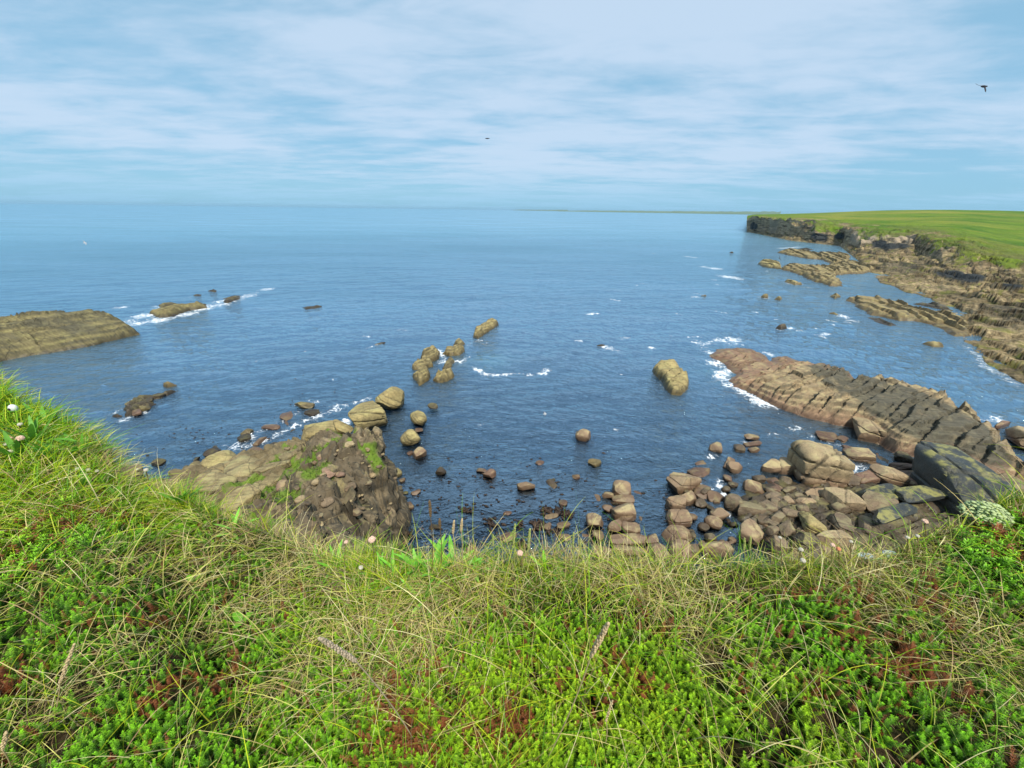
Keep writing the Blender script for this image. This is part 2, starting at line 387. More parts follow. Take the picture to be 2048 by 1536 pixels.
def strata(x, y, dirpts, bed, step, joint, seed, warp=0.4, groove=0.12, blk=0.5):
    """blocks of bedded rock: returns height offset and a crevice mask"""
    a = P(*dirpts[0], 0)[:2]; b = P(*dirpts[1], 0)[:2]
    v = (b - a) / np.hypot(*(b - a)); u = np.array([-v[1], v[0]])
    if u[1] > 0: u = -u
    s = x * u[0] + y * u[1]; t = x * v[0] + y * v[1]
    s = s + warp * bed * 1.6 * fbm(x / (bed * 5), y / (bed * 5), o=3, seed=seed) + bed * 0.12 * fbm(x * 2.2, y * 2.2, o=3, seed=seed + 3)
    q = s / bed
    q = q + 0.35 * np.sin(q * 1.7 + seed) # uneven bed widths
    i = np.floor(q); f = q - i
    off = hash2(i, i * 0, seed)
    jl = joint * (0.6 + 0.9 * hash2(i, i * 0 + 7, seed))
    tt = (t + 0.25 * bed * fbm(x * 1.3, y * 1.3, o=2, seed=seed + 9)) / jl + off * 13
    j = np.floor(tt); g = tt - j
    h = step * (0.7 - f * (0.6 + 0.8 * off))
    h = h + blk * step * (hash2(i, j, seed + 5) - 0.5) + step * 0.7 * (off - 0.5)
    # thinner leaves of stone inside each bed
    q2 = f * (2 + np.floor(3 * hash2(i, j, seed + 6))) + 0.3 * fbm(t * 0.8, q * 0.7, o=2, seed=seed + 12); f2 = q2 - np.floor(q2)
    h = h + 0.22 * step * (0.5 - f2) * (hash2(i, np.floor(tt * 0.6), seed + 8) > 0.35) + 0.10 * step * (hash2(np.floor(q2), j, seed + 11) - 0.5)
    de = np.minimum(np.minimum(f, 1 - f) * bed, np.minimum(g, 1 - g) * jl * (0.5 + 2 * hash2(i, j, seed + 2)))
    gm = np.exp(-(de / 0.05) ** 2) * (0.35 + 0.65 * hash2(i, j, seed + 14))
    h = h - groove * gm
    gm = np.maximum(gm, 0.55 * np.exp(-(np.minimum(f2, 1 - f2) * bed / 3 / 0.03) ** 2))
    return h, gm
def reef(name, poly, h, strike, label, cat='rock', mat=None, bed=0.9, step=0.35, joint=2.2, seed=1, edge=1.0, far=0.6, res=None,
         dark=None, hmul=None, foam=0.0, foam_r=0.8, rag=0.35, group=None, blk=0.6, groove=0.12, warp=0.4, stmul=None, terr=0.0, tk=0.6):
    poly = np.array(poly, float)
    cy = poly[:, 1].mean(); sp = (poly[:, 1].max() - poly[:, 1].min()) / 2 + 1e-6
    zf = h * far * np.clip((cy - poly[:, 1]) / sp, 0, 1)
    W = P(poly[:, 0], poly[:, 1], zf)[:, :2]
    mn = W.min(0) - 1.2 * edge - 0.4; mx = W.max(0) + 1.2 * edge + 0.4
    dist = np.hypot(*W.mean(0))
    res = res or max(0.06, dist * 0.0032)
    nx = int((mx[0] - mn[0]) / res) + 2; ny = int((mx[1] - mn[1]) / res) + 2
    X, Y = np.meshgrid(np.linspace(mn[0], mx[0], nx), np.linspace(mn[1], mx[1], ny), indexing='ij')
    d = seg_sdf(X, Y, W)
    d = d + rag * edge * fbm(X / (edge * 1.3), Y / (edge * 1.3), o=4, seed=seed + 40)
    hh = h * (hmul(X, Y) if hmul else 1.0)
    st, gm = strata(X, Y, strike, bed, step, joint, seed, groove=groove, blk=blk, warp=warp)
    if stmul: st = st * stmul(X, Y)
    prof = np.clip(d / edge, -1.5, 8)
    base = np.where(prof > 0, 1 - np.exp(-2.2 * np.maximum(prof, 0) ** 0.9), prof * 1.3 / hh)
    Z = hh * base * (1 + 0.3 * fbm(X / (edge * 4), Y / (edge * 4), o=3, seed=seed + 50)) + st * np.clip(prof * 1.5, 0, 1) + 0.05 * fbm(X * 2.5, Y * 2.5, o=4, seed=seed + 60) * min(1.0, h)
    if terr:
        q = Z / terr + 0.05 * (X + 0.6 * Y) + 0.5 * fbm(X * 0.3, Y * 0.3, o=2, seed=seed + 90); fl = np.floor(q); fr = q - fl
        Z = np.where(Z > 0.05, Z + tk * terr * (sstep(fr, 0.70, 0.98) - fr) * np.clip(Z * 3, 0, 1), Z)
    V = np.stack([X, Y, Z], -1).reshape(-1, 3)
    F = gridfaces(nx, ny)
    keep = (Z.reshape(-1)[F] > -0.75).any(1)
    F = F[keep]
    used = np.zeros(len(V), bool); used[F.ravel()] = True
    idx = np.cumsum(used) - 1
    V2 = V[used]; F2 = idx[F]
    dk = np.clip(gm * 0.75, 0, 1)
    if terr: dk = np.maximum(dk, 0.75 * sstep(fr, 0.62, 0.8) * (Z > 0.2) * (0.35 + 0.65 * (fbm(X * 0.5, Y * 0.5, o=3, seed=seed + 93) > -0.05)))  # terrace risers painted darker, crevice shade put into the colour
    if dark is not None: dk = np.maximum(dk, dark(X, Y, Z))
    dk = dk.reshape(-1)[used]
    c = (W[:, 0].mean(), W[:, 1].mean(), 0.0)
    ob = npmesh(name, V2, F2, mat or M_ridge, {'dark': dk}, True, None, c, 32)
    tag(ob, label, cat, group)
    if foam > 0:
        n = len(W)
        for k in range(n):
            a, b = W[k], W[(k + 1) % n]; L = np.hypot(*(b - a)); m_ = max(1, int(L / (foam_r * 0.8)))
            for q in range(m_):
                pp = a + (b - a) * q / m_
                ns = vn(np.array([pp[0] * 0.35]), np.array([pp[1] * 0.35]), 0.0, seed + 3)[0]
                s = foam * np.clip(0.55 + 0.9 * ns, 0, 1.2)
                if s > 0.15: FOAM.append((pp[0], pp[1], foam_r * random.uniform(0.6, 1.3), s))
    return ob

# main ridge on the right
RIDGE = [(1421,698),(1440,687),(1480,683),(1510,684),(1528,697),(1543,712),(1556,703),(1576,700),(1600,712),(1627,722),(1652,728),(1678,735),(1716,764),(1763,771),(1792,777),(1829,791),(1873,811),(1914,838),(1958,858),(1987,890),(2009,917),(2048,946),(2130,990),(2110,1020),(2040,975),(1960,955),(1890,925),(1840,915),(1792,903),(1758,884),(1719,858),(1660,845),(1621,838),(1572,823),(1548,812),(1515,791),(1495,778),(1467,768),(1455,753),(1477,738),(1460,724)]
ra = P(1480, 730, 0)[:2]; rb = P(1960, 900, 0)[:2]
def ridge_h(X, Y):
    t = ((X - ra[0]) * (rb[0] - ra[0]) + (Y - ra[1]) * (rb[1] - ra[1])) / ((rb - ra) ** 2).sum()
    return np.interp(t, [-0.2, 0.0, 0.18, 0.4, 0.7, 1.0, 1.3], [0.12, 0.16, 0.28, 0.75, 1.0, 1.0, 0.6])
def ridge_st(X, Y):
    t = ((X - ra[0]) * (rb[0] - ra[0]) + (Y - ra[1]) * (rb[1] - ra[1])) / ((rb - ra) ** 2).sum()
    return np.interp(t, [0, 0.2, 0.35, 0.6, 1.0], [0.5, 0.8, 1.0, 0.85, 0.7])
def ridge_dark(X, Y, Z):
    # the dark upper beds on the landward crest
    px, py = to_px(X, Y, Z)
    pl = [(1612,728),(1680,715),(1763,755),(1829,775),(1914,825),(1958,845),(2030,915),(2010,950),(1940,915),(1880,888),(1800,862),(1745,828),(1712,800),(1660,775),(1630,752)]
    s = seg_sdf(px, py, pl)
    m = sstep(s + 14 * fbm(X * 0.7, Y * 0.7, o=3, seed=4), -5, 9)
    return np.clip(m * (1.25 + 0.8 * fbm(X * 0.9, Y * 0.9, o=4, seed=21)), 0, 1)
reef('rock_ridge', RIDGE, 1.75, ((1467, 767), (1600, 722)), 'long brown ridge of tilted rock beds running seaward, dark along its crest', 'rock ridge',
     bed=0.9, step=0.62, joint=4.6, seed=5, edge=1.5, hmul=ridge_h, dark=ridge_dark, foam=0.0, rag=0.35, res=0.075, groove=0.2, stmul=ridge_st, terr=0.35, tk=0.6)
foam_line([(1410,700),(1405,688),(1440,680),(1500,678)], 1.3, 0.9)
foam_line([(1420,705),(1450,722),(1462,735),(1440,748),(1450,765),(1490,785),(1540,815)], 0.9, 1.15)
foam_line([(1432,725),(1455,732)], 1.2, 1.2)
foam_line([(1470,742),(1462,722),(1485,727)], 0.7, 1.1)
foam_px(1538, 707, 0.9, 0.9)

reef('rock_slab', [(1305,735),(1318,722),(1342,716),(1352,730),(1364,745),(1377,765),(1376,778),(1360,790),(1342,788),(1330,776),(1322,760),(1310,748)], 0.7, ((1310, 735), (1352, 722)),
     'isolated ochre slab split into blocks, standing alone in open water left of the long ridge', 'rock', M_ochre, bed=1.6, step=0.30, joint=2.2, seed=13, edge=0.3, rag=0.25, foam=0.5, foam_r=0.5, groove=0.22)
# left headland stack
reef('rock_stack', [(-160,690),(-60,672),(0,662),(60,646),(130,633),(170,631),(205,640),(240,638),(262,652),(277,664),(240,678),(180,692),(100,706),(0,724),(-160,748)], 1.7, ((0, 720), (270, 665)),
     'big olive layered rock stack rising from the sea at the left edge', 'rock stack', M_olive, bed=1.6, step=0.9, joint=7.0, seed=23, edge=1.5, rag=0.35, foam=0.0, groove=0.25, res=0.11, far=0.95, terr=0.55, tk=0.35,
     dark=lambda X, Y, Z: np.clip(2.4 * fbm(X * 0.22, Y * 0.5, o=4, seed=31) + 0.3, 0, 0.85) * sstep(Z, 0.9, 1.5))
# reefs beyond it
REEFS = [
 ([(300,628),(330,622),(370,612),(410,603),(413,612),(380,620),(340,634),(318,636)], 0.8, 'long low brown reef ringed with surf behind the left stack', 0.9),
 ([(314,612),(335,604),(352,604),(340,612),(320,616)], 0.4, 'small brown reef just behind the surf-ringed reef', 0.6),
 ([(444,603),(460,597),(478,592),(478,598),(455,606)], 0.35, 'dark reef to the right of the surf-ringed reef', 0.8),
 ([(447,597),(470,590),(480,590),(465,597)], 0.2, 'thin dark reef line behind the dark reef, half awash', 0.7),
 ([(386,591),(400,588),(398,592)], 0.2, 'tiny dark rock above the long surf-ringed reef', 0.3),
 ([(415,581),(432,579),(430,584)], 0.2, 'furthest tiny dark rock with a fleck of surf', 0.8),
 ([(606,615),(640,610),(643,613),(612,618)], 0.15, 'lone flat dark reef barely awash in the open sea', 0.1),
 ([(335,632),(355,628),(350,634)], 0.2, 'dark stones at the foot of the long surf-ringed reef', 0.6),
]
for k, (pl, hh, lb, fo) in enumerate(REEFS):
    reef('rock_reef', pl, hh, ((300, 636), (410, 606)), lb, 'reef', M_olive if k < 2 else M_dark, bed=1.2, step=0.3, joint=3, seed=60 + k, edge=1.0, rag=0.35, foam=fo, foam_r=1.3, res=0.16)
foam_line([(430,612),(470,603),(510,585),(545,575)], 1.6, 0.8)
foam_line([(290,632),(320,640),(370,630),(420,612),(440,610)], 1.4, 1.0)
foam_line([(250,640),(280,648),(300,640)], 1.6, 0.8)
foam_line([(345,600),(380,595),(410,590)], 1.3, 0.55)
foam_px(240, 615, 1.5, 0.8)

# reef chains in the middle
MID = [
 ([(946,674),(950,660),(972,646),(988,639),(997,645),(990,656),(970,668),(956,678)], 0.8, 'furthest rock of the middle chain, a diagonal ochre slab', 0.4),
 ([(842,715),(848,704),(868,694),(880,703),(878,716),(860,724),(846,727)], 0.85, 'upper ochre slab of the left-hand cluster in the middle chain', 0.35),
 ([(824,734),(834,722),(852,718),(866,722),(866,732),(846,738),(828,741)], 0.75, 'middle stepped slab of the left-hand cluster in the middle chain', 0.2),
 ([(824,752),(840,740),(858,738),(862,752),(848,766),(838,772),(832,762)], 0.7, 'lowest wedge-shaped slab of the left-hand cluster in the middle chain', 0.1),
 ([(886,708),(892,696),(908,690),(926,692),(930,700),(920,710),(900,711)], 0.6, 'pitted ochre rock at the centre of the middle chain', 0.55),
 ([(906,690),(912,680),(924,679),(930,688),(920,694)], 0.5, 'squat rock just above the pitted ochre rock of the middle chain', 0.5),
 ([(884,738),(890,724),(902,715),(910,719),(902,732),(892,741)], 0.45, 'narrow diagonal slab below the surf in the middle chain', 0.4),
 ([(866,760),(874,748),(890,740),(908,745),(908,752),(896,762),(878,765)], 0.55, 'notched ochre slab nearest the viewer in the middle chain', 0.1),
]
for k, (pl, hh, lb, fo) in enumerate(MID):
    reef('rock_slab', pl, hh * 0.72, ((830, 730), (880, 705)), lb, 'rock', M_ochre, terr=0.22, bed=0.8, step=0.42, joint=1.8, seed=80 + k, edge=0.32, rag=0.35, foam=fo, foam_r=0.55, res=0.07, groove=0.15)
foam_line([(878,700),(890,712),(884,725),(920,722),(945,712)], 0.6, 0.9)
foam_line([(935,690),(960,680),(975,690)], 0.7, 0.6)
foam_line([(950,735),(965,745),(985,751),(1010,749),(1040,746),(1070,750),(1090,745),(1095,735)], 0.5, 1.15)
foam_line([(795,660),(830,662)], 0.8, 0.55)
foam_line([(735,697),(760,686)], 0.5, 0.85)
reef('rock_reef', [(745,690),(760,684),(772,682),(766,688)], 0.12, ((830, 730), (880, 705)), 'small reddish awash rock left of the middle chain', 'reef', M_dark, seed=95, edge=0.4, res=0.1)
# left inshore reef
reef('rock_reef', [(250,818),(262,802),(290,795),(318,790),(348,780),(330,790),(306,800),(312,808),(286,818),(268,829),(248,832)], 0.16, ((250, 830), (345, 782)), 'low dark reef with surf streaks between the grassy bank and the mossy spur', 'reef', M_dark, bed=0.45, step=0.3, joint=0.9, seed=101, edge=0.5, rag=0.9, foam=0.9, foam_r=0.4, res=0.06, blk=1.3)
reef('rock_reef', [(218,831),(228,826),(242,826),(232,833)], 0.3, ((250, 830), (345, 782)), 'small dark rock at the left tip of the low dark reef', 'reef', M_dark, seed=103, edge=0.4, res=0.07, foam=0.3, foam_r=0.4)
reef('rock_reef', [(325,772),(335,766),(352,765),(345,772),(332,775)], 0.4, ((250, 830), (345, 782)), 'single olive rock just beyond the low dark reef', 'reef', M_ochre, seed=104, edge=0.4, res=0.07, foam=0.2, foam_r=0.4)
foam_line([(225,825),(250,808),(275,795)], 0.5, 0.9)
foam_line([(245,838),(270,826),(300,818)], 0.5, 0.9)

# far small rocks off the right shore
FARS = [
 ([(1521,594),(1530,588),(1537,590),(1534,596)], 0.7, 'small brown rock with surf, left of a pair off the far shore', 0.6),
 ([(1548,598),(1556,593),(1565,597),(1560,600)], 0.5, 'small brown rock with surf, right of a pair off the far shore', 0.6),
 ([(1569,562),(1580,560),(1592,566),(1600,568),(1590,571)], 0.5, 'low brown reef off the far wave-cut platform', 0.6),
 ([(1592,570),(1600,563),(1606,570)], 0.9, 'knob-shaped rock at the end of the low brown reef', 0.6),
 ([(1552,657),(1556,648),(1568,649),(1573,656),(1564,660)], 0.8, 'dark round rock trailing a streak of surf above the long ridge', 0.9),
 ([(1516,527),(1524,520),(1545,521),(1560,530),(1562,538),(1540,536),(1524,533)], 1.1, 'flat ochre islet just off the tip of the far platform', 0.5),
 ([(1846,683),(1858,681),(1880,690),(1886,694),(1866,694)], 0.5, 'flat reddish rock alone in the calm channel right of the ridge', 0.2),
 ([(1660,592),(1672,588),(1680,594),(1670,597)], 0.5, 'small reddish rock at the seaward tip of the platform finger', 0.6),
 ([(1402,592),(1412,588),(1416,594)], 0.4, 'small rock awash in surf far out to the right', 1.0),
 ([(1459,505),(1466,503),(1468,506)], 0.6, 'tiny dark rock far out before the headland', 0.2),
 ([(1597,499),(1612,496),(1626,500),(1610,501)], 0.4, 'dark rock awash below the far headland cliff', 0.8),
 ([(1192,690),(1200,687),(1208,690),(1202,693)], 0.25, 'small dark rock in the middle of the bay trailing surf', 0.2),
 ([(1658,626),(1670,624),(1676,629)], 0.15, 'reddish awash rock in surf off the platform finger', 0.6),
]
for k, (pl, hh, lb, fo) in enumerate(FARS):
    reef('sea_rock', pl, hh, ((1500, 600), (1600, 640)), lb, 'rock', M_dark if 'dark' in lb else M_ochre, bed=1.3, step=0.3, joint=3, seed=120 + k, edge=0.9, rag=0.3, foam=fo, foam_r=1.1, res=0.14)
foam_line([(1573,655),(1590,658),(1608,664)], 0.8, 0.9)
foam_line([(1628,668),(1640,672),(1655,666)], 0.6, 1.0)
foam_line([(1395,592),(1380,596),(1416,597)], 1.5, 0.7)
foam_line([(1405,533),(1440,538)], 2.2, 0.9); foam_line([(1450,552),(1490,560)], 2.4, 0.9); foam_line([(1375,513),(1395,516)], 2.4, 0.8)
foam_line([(1680,628),(1700,640),(1712,645)], 1.0, 1.0)
foam_line([(1210,694),(1225,700),(1245,706)], 0.9, 1.05)
foam_line([(1600,573),(1640,578)], 1.3, 0.6)
foam_line([(1555,497),(1600,494)], 2.2, 0.9)

# wave-cut platform fingers on the far shore
PLAT = [
 ([(1555,503),(1580,498),(1600,501),(1624,508),(1650,508),(1682,506),(1700,513),(1695,528),(1665,528),(1640,519),(1612,517),(1575,510)], 1.0, 'upper finger of the far rocky wave-cut platform'),
 ([(1562,533),(1580,530),(1604,532),(1640,536),(1660,528),(1700,522),(1730,530),(1752,540),(1726,548),(1690,548),(1662,553),(1672,560),(1688,572),(1660,572),(1624,561),(1590,546),(1566,538)], 1.1, 'broad lower finger of the far rocky platform, curving round a tidal pool'),
 ([(1695,592),(1715,594),(1756,596),(1800,606),(1829,620),(1870,631),(1896,624),(1925,640),(1935,668),(1912,672),(1887,661),(1864,649),(1826,642),(1800,641),(1770,634),(1741,630),(1716,614)], 0.8, 'long flat rock finger enclosing the calm tidal channel on the right'),
 ([(1741,632),(1760,636),(1795,652),(1780,654),(1755,645)], 0.3, 'low dark shelf awash below the long flat rock finger'),
 ([(1828,606),(1850,604),(1890,612),(1905,622),(1880,618),(1850,612)], 0.4, 'thin dark rock bar inside the calm tidal channel'),
]
for k, (pl, hh, lb) in enumerate(PLAT):
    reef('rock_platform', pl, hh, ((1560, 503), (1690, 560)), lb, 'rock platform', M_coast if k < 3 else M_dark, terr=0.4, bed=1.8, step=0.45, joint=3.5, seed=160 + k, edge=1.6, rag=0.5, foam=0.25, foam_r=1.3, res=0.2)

# spur, built from measured heights
def rbf(ctrl_xy, ctrl_z, X, Y, smooth=0.0):
    n = len(ctrl_xy); D = np.hypot(ctrl_xy[:, None, 0] - ctrl_xy[None, :, 0], ctrl_xy[:, None, 1] - ctrl_xy[None, :, 1])
    A = np.zeros((n + 1, n + 1)); A[:n, :n] = D + np.eye(n) * smooth; A[n, :n] = 1; A[:n, n] = 1
    wv = np.linalg.solve(A, np.append(ctrl_z, 0))
    Z = np.full(X.shape, wv[n])
    for i in range(n): Z = Z + wv[i] * np.hypot(X - ctrl_xy[i, 0], Y - ctrl_xy[i, 1])
    return Z
SPUR = [(345,965,0.1),(372,940,0.0),(400,935,-0.1),(440,928,0.1),(470,925,0.2),(520,905,0.1),(560,897,0.3),(600,886,0.9),(640,880,2.4),(680,873,3.4),(720,870,4.2),(754,876,4.6),(768,915,4.4),(782,940,3.6),(796,984,2.0),(801,1043,0.4),(775,1095,0.3),
        (650,915,4.2),(700,930,5.0),(600,930,2.9),(560,950,2.4),(620,975,5.0),(700,1000,4.8),(740,960,4.4),(755,1020,2.2),(690,1060,4.2),(620,1030,6.0),(520,960,1.7),(470,960,0.9),(420,975,0.6),(400,1000,1.2),(460,1000,1.8),(540,1010,3.6),(560,1060,7.0),(480,1040,4.5),(380,1010,1.6),(330,985,1.0),(640,1095,6.5),(720,1100,2.5)]
sp_xy = np.array([P(a, b, z)[:2] for a, b, z in SPUR]); sp_z = np.array([z for a, b, z in SPUR], float)
extra = []
for a, b, z in [(600,886,0.9),(640,880,2.4),(680,873,3.4),(720,870,4.2),(754,876,4.6),(768,915,4.4),(782,940,3.6)]:
    q = P(a, b, z); dirv = q[:2] / np.hypot(*q[:2]); extra.append((*(q[:2] + dirv * (1.0 + z * 0.55)), -1.2))
for q in [P(830,975,0)[:2], P(828,1020,0)[:2], P(826,1060,0)[:2], P(810,1120,0)[:2]]: extra.append((q[0], q[1], -1.3))
for q in [P(330,930,0)[:2], P(400,915,0)[:2], P(460,905,0)[:2], P(530,885,0)[:2]]: extra.append((q[0], q[1], -1.0))
extra = np.array(extra)
sp_xy = np.vstack([sp_xy, extra[:, :2]]); sp_z = np.append(sp_z, extra[:, 2])
mn = sp_xy.min(0) - 0.5; mx = sp_xy.max(0) + 0.5
nx = int((mx[0] - mn[0]) / 0.042); ny = int((mx[1] - mn[1]) / 0.042)
X, Y = np.meshgrid(np.linspace(mn[0], mx[0], nx), np.linspace(mn[1], mx[1], ny), indexing='ij')
Z = rbf(sp_xy, sp_z, X, Y)
st, gm = strata(X, Y, ((400, 1000), (600, 880)), 0.60, 0.62, 1.9, 201, groove=0.14, blk=0.8)
slabby = 1 - sstep(Z + 0.7 * fbm(X, Y, o=2, seed=3), 2.4, 3.3)
_px, _py = to_px(X, Y, Z); slabby = slabby * (1 - sstep(_px + 14 * fbm(X, Y, o=2, seed=8), 590, 640))
st2, gm2 = strata(X, Y, ((600, 880), (780, 1000)), 0.50, 0.35, 0.6, 207, groove=0.10, blk=1.5, warp=2.0)
Z0 = Z.copy()
Z = Z + st * slabby * sstep(Z, -0.2, 0.4) + 0.9 * st2 * (1 - slabby) + 0.5 * fbm(X * 0.9, Y * 0.9, o=5, seed=210) + 0.07 * fbm(X * 6, Y * 6, o=3, seed=214) * (1 - slabby * 0.7)
gy, gx = np.gradient(Z0, (mx[1] - mn[1]) / ny, (mx[0] - mn[0]) / nx, axis=(1, 0))
slope = np.hypot(gx, gy)
nz = fbm(X * 0.8, Y * 0.8, o=4, seed=220)
px_, py_ = to_px(X, Y, Z)
hint = np.zeros_like(X)
for a, b, ra_, rb2, w_ in [(640,930,40,12,.5),(660,950,30,14,.4),(625,945,30,12,.45),(690,1000,40,18,.25),(765,935,14,30,.45),(740,1010,12,14,.5),(520,970,30,10,.4),(560,995,25,12,.3),(660,895,60,8,.25),(780,990,10,20,.3)]:
    hint = np.maximum(hint, w_ * np.exp(-((px_ - a) / ra_) ** 2 - ((py_ - b) / rb2) ** 2))
veg = sstep(nz * 0.8 + 0.02 + 1.2 * hint + 0.30 * fbm(X * 4, Y * 4, o=3, seed=222), 0.14, 0.30) * sstep(Z0, 1.4, 2.4) * (1 - sstep(slope, 1.6, 3.0))
soil = sstep(fbm(X * 0.9, Y * 0.9, o=5, seed=225) + 0.16, 0.0, 0.25) * sstep(Z0, 2.4, 3.2) * (1 - sstep(slope, 0.9, 2.2)) * (1 - veg)
gy2, gx2 = np.gradient(Z0 + 0.3 * fbm(X, Y, o=2, seed=5), (mx[1] - mn[1]) / ny, (mx[0] - mn[0]) / nx, axis=(1, 0))
nl = np.sqrt(gx2 ** 2 + gy2 ** 2 + 1); Nx, Ny, Nz = -gx2 / nl, -gy2 / nl, 1 / nl
wx = X * 0.8 + Y * 0.5 + 0.25 * fbm(X, Y, Z, 3, 231); wy = -X * 0.5 + Y * 0.8 + 0.25 * fbm(X, Y, Z, 3, 233); wz_ = Z + 0.35 * X + 0.2 * fbm(X, Y, Z, 3, 235)
off3 = np.zeros_like(X); crv = np.zeros_like(X)
for sc_, am in ((0.85, 0.30), (0.38, 0.15)):
    qx, qy, qz = wx / sc_, wy / sc_, wz_ / (sc_ * 0.7)
    off3 += am * (_hash(np.floor(qx), np.floor(qy), np.floor(qz), 240) - 0.5)
    e = np.minimum(np.minimum(np.abs(qx - np.round(qx)), np.abs(qy - np.round(qy))), np.abs(qz - np.round(qz))) * sc_
    crv = np.maximum(crv, np.exp(-(e / 0.035) ** 2))
off3 += 0.22 * fbm(X * 1.6, Y * 1.6, Z * 1.6, 4, 245) 
wgt = (1 - slabby) * (0.35 + 0.65 * sstep(slope, 0.5, 1.5)) * sstep(Z0, -0.3, 0.5)
gm2 = np.maximum(gm2 * (1 - sstep(slope, 0.6, 1.4)), crv * sstep(slope, 0.4, 1.2))
X3, Y3, Z3 = X + Nx * off3 * wgt, Y + Ny * off3 * wgt, Z + Nz * off3 * wgt
V = np.stack([X3, Y3, Z3], -1).reshape(-1, 3); F = gridfaces(nx, ny)
F = F[(Z.reshape(-1)[F] > -0.7).any(1)]
used = np.zeros(len(V), bool); used[F.ravel()] = True; idx = np.cumsum(used) - 1
spur = npmesh('rock_spur', V[used], idx[F], M_spur, {'dark': (np.clip(np.maximum(gm * slabby, gm2 * (1 - slabby)) * 0.7, 0, 1)).reshape(-1)[used], 'veg': veg.reshape(-1)[used], 'soil': soil.reshape(-1)[used], 'gold': slabby.reshape(-1)[used]}, True, None, (-7, 10, 0), 35)
tag(spur, 'big steep rock spur with bare soil, moss and grass tufts below the near turf', 'rock spur')
SPUR_FIELD = (mn, mx, nx, ny, Z, veg)
# grass tufts over the mossy patches of the spur
def blades(pts, nrm_up, length, width, palette, seg=4, lean=(0.2, 0.9), curl=(0.3, 1.4), rng=RNG, windaz=None):
    """pts (n,3); returns V, F, C of curved grass blades"""
    n = len(pts)
    L = length if np.ndim(length) else np.full(n, length)
    az = rng.uniform(0, 2 * np.pi, n) if windaz is None else rng.normal(windaz, 0.9, n)
    ln = rng.uniform(lean[0], lean[1], n); cu = rng.uniform(curl[0], curl[1], n)
    t = np.linspace(0, 1, seg + 1)
    ang = ln[:, None] + cu[:, None] * t[None, :]              # angle from vertical
    ds = L[:, None] / seg
    hx = np.cumsum(np.sin(ang) * ds, 1) - np.sin(ang[:, :1]) * ds
    hz = np.cumsum(np.cos(ang) * ds, 1) - np.cos(ang[:, :1]) * ds
    sw = rng.normal(0, 0.18, n)[:, None] * (t ** 2)[None, :] * L[:, None]
    ca, sa = np.cos(az)[:, None], np.sin(az)[:, None]
    cx = pts[:, 0:1] + hx * ca - sw * sa; cy = pts[:, 1:2] + hx * sa + sw * ca; cz = pts[:, 2:3] + hz
    wd = (width if np.ndim(width) else np.full(n, width))[:, None] * (1 - 0.85 * t[None, :] ** 1.5) * 0.5
    tw = rng.uniform(0, np.pi, n)[:, None]
    sx = -sa * np.cos(tw) * wd; sy = ca * np.cos(tw) * wd; sz = np.sin(tw) * wd * 0.7
    # make the strip face sideways of the bend, with some twist
    A = np.stack([cx - sx, cy - sy, cz - sz], -1); B = np.stack([cx + sx, cy + sy, cz + sz], -1)
    V = np.stack([A, B], 2).reshape(-1, 3)
    k = (seg + 1) * 2
    b = (np.arange(n) * k)[:, None] + (np.arange(seg) * 2)[None, :]
    F = np.stack([b, b + 1, b + 3, b + 2], -1).reshape(-1, 4)
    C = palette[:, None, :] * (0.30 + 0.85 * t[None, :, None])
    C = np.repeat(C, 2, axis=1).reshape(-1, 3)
    return V, F, np.clip(C, 0, 1)
vi = np.argwhere(veg > 0.5)
sel = vi[RNG.integers(0, len(vi), 9000)]
pts = np.stack([X[sel[:, 0], sel[:, 1]], Y[sel[:, 0], sel[:, 1]], Z[sel[:, 0], sel[:, 1]]], -1) + RNG.normal(0, 0.02, (9000, 3)) * [1, 1, 0]
pal = np.array([(0.10, 0.20, 0.015), (0.18, 0.28, 0.03), (0.26, 0.30, 0.06)])[RNG.integers(0, 3, 9000)]
Vb, Fb, Cb = blades(pts, None, RNG.uniform(0.08, 0.20, 9000), 0.018, pal, 3)
ob = npmesh('spur_grass', Vb, Fb, M_leaf, {'col': Cb}, False); tag(ob, kind='stuff'); ob['label'] = 'green grass and moss tufts growing over the rock spur'; ob['category'] = 'grass'

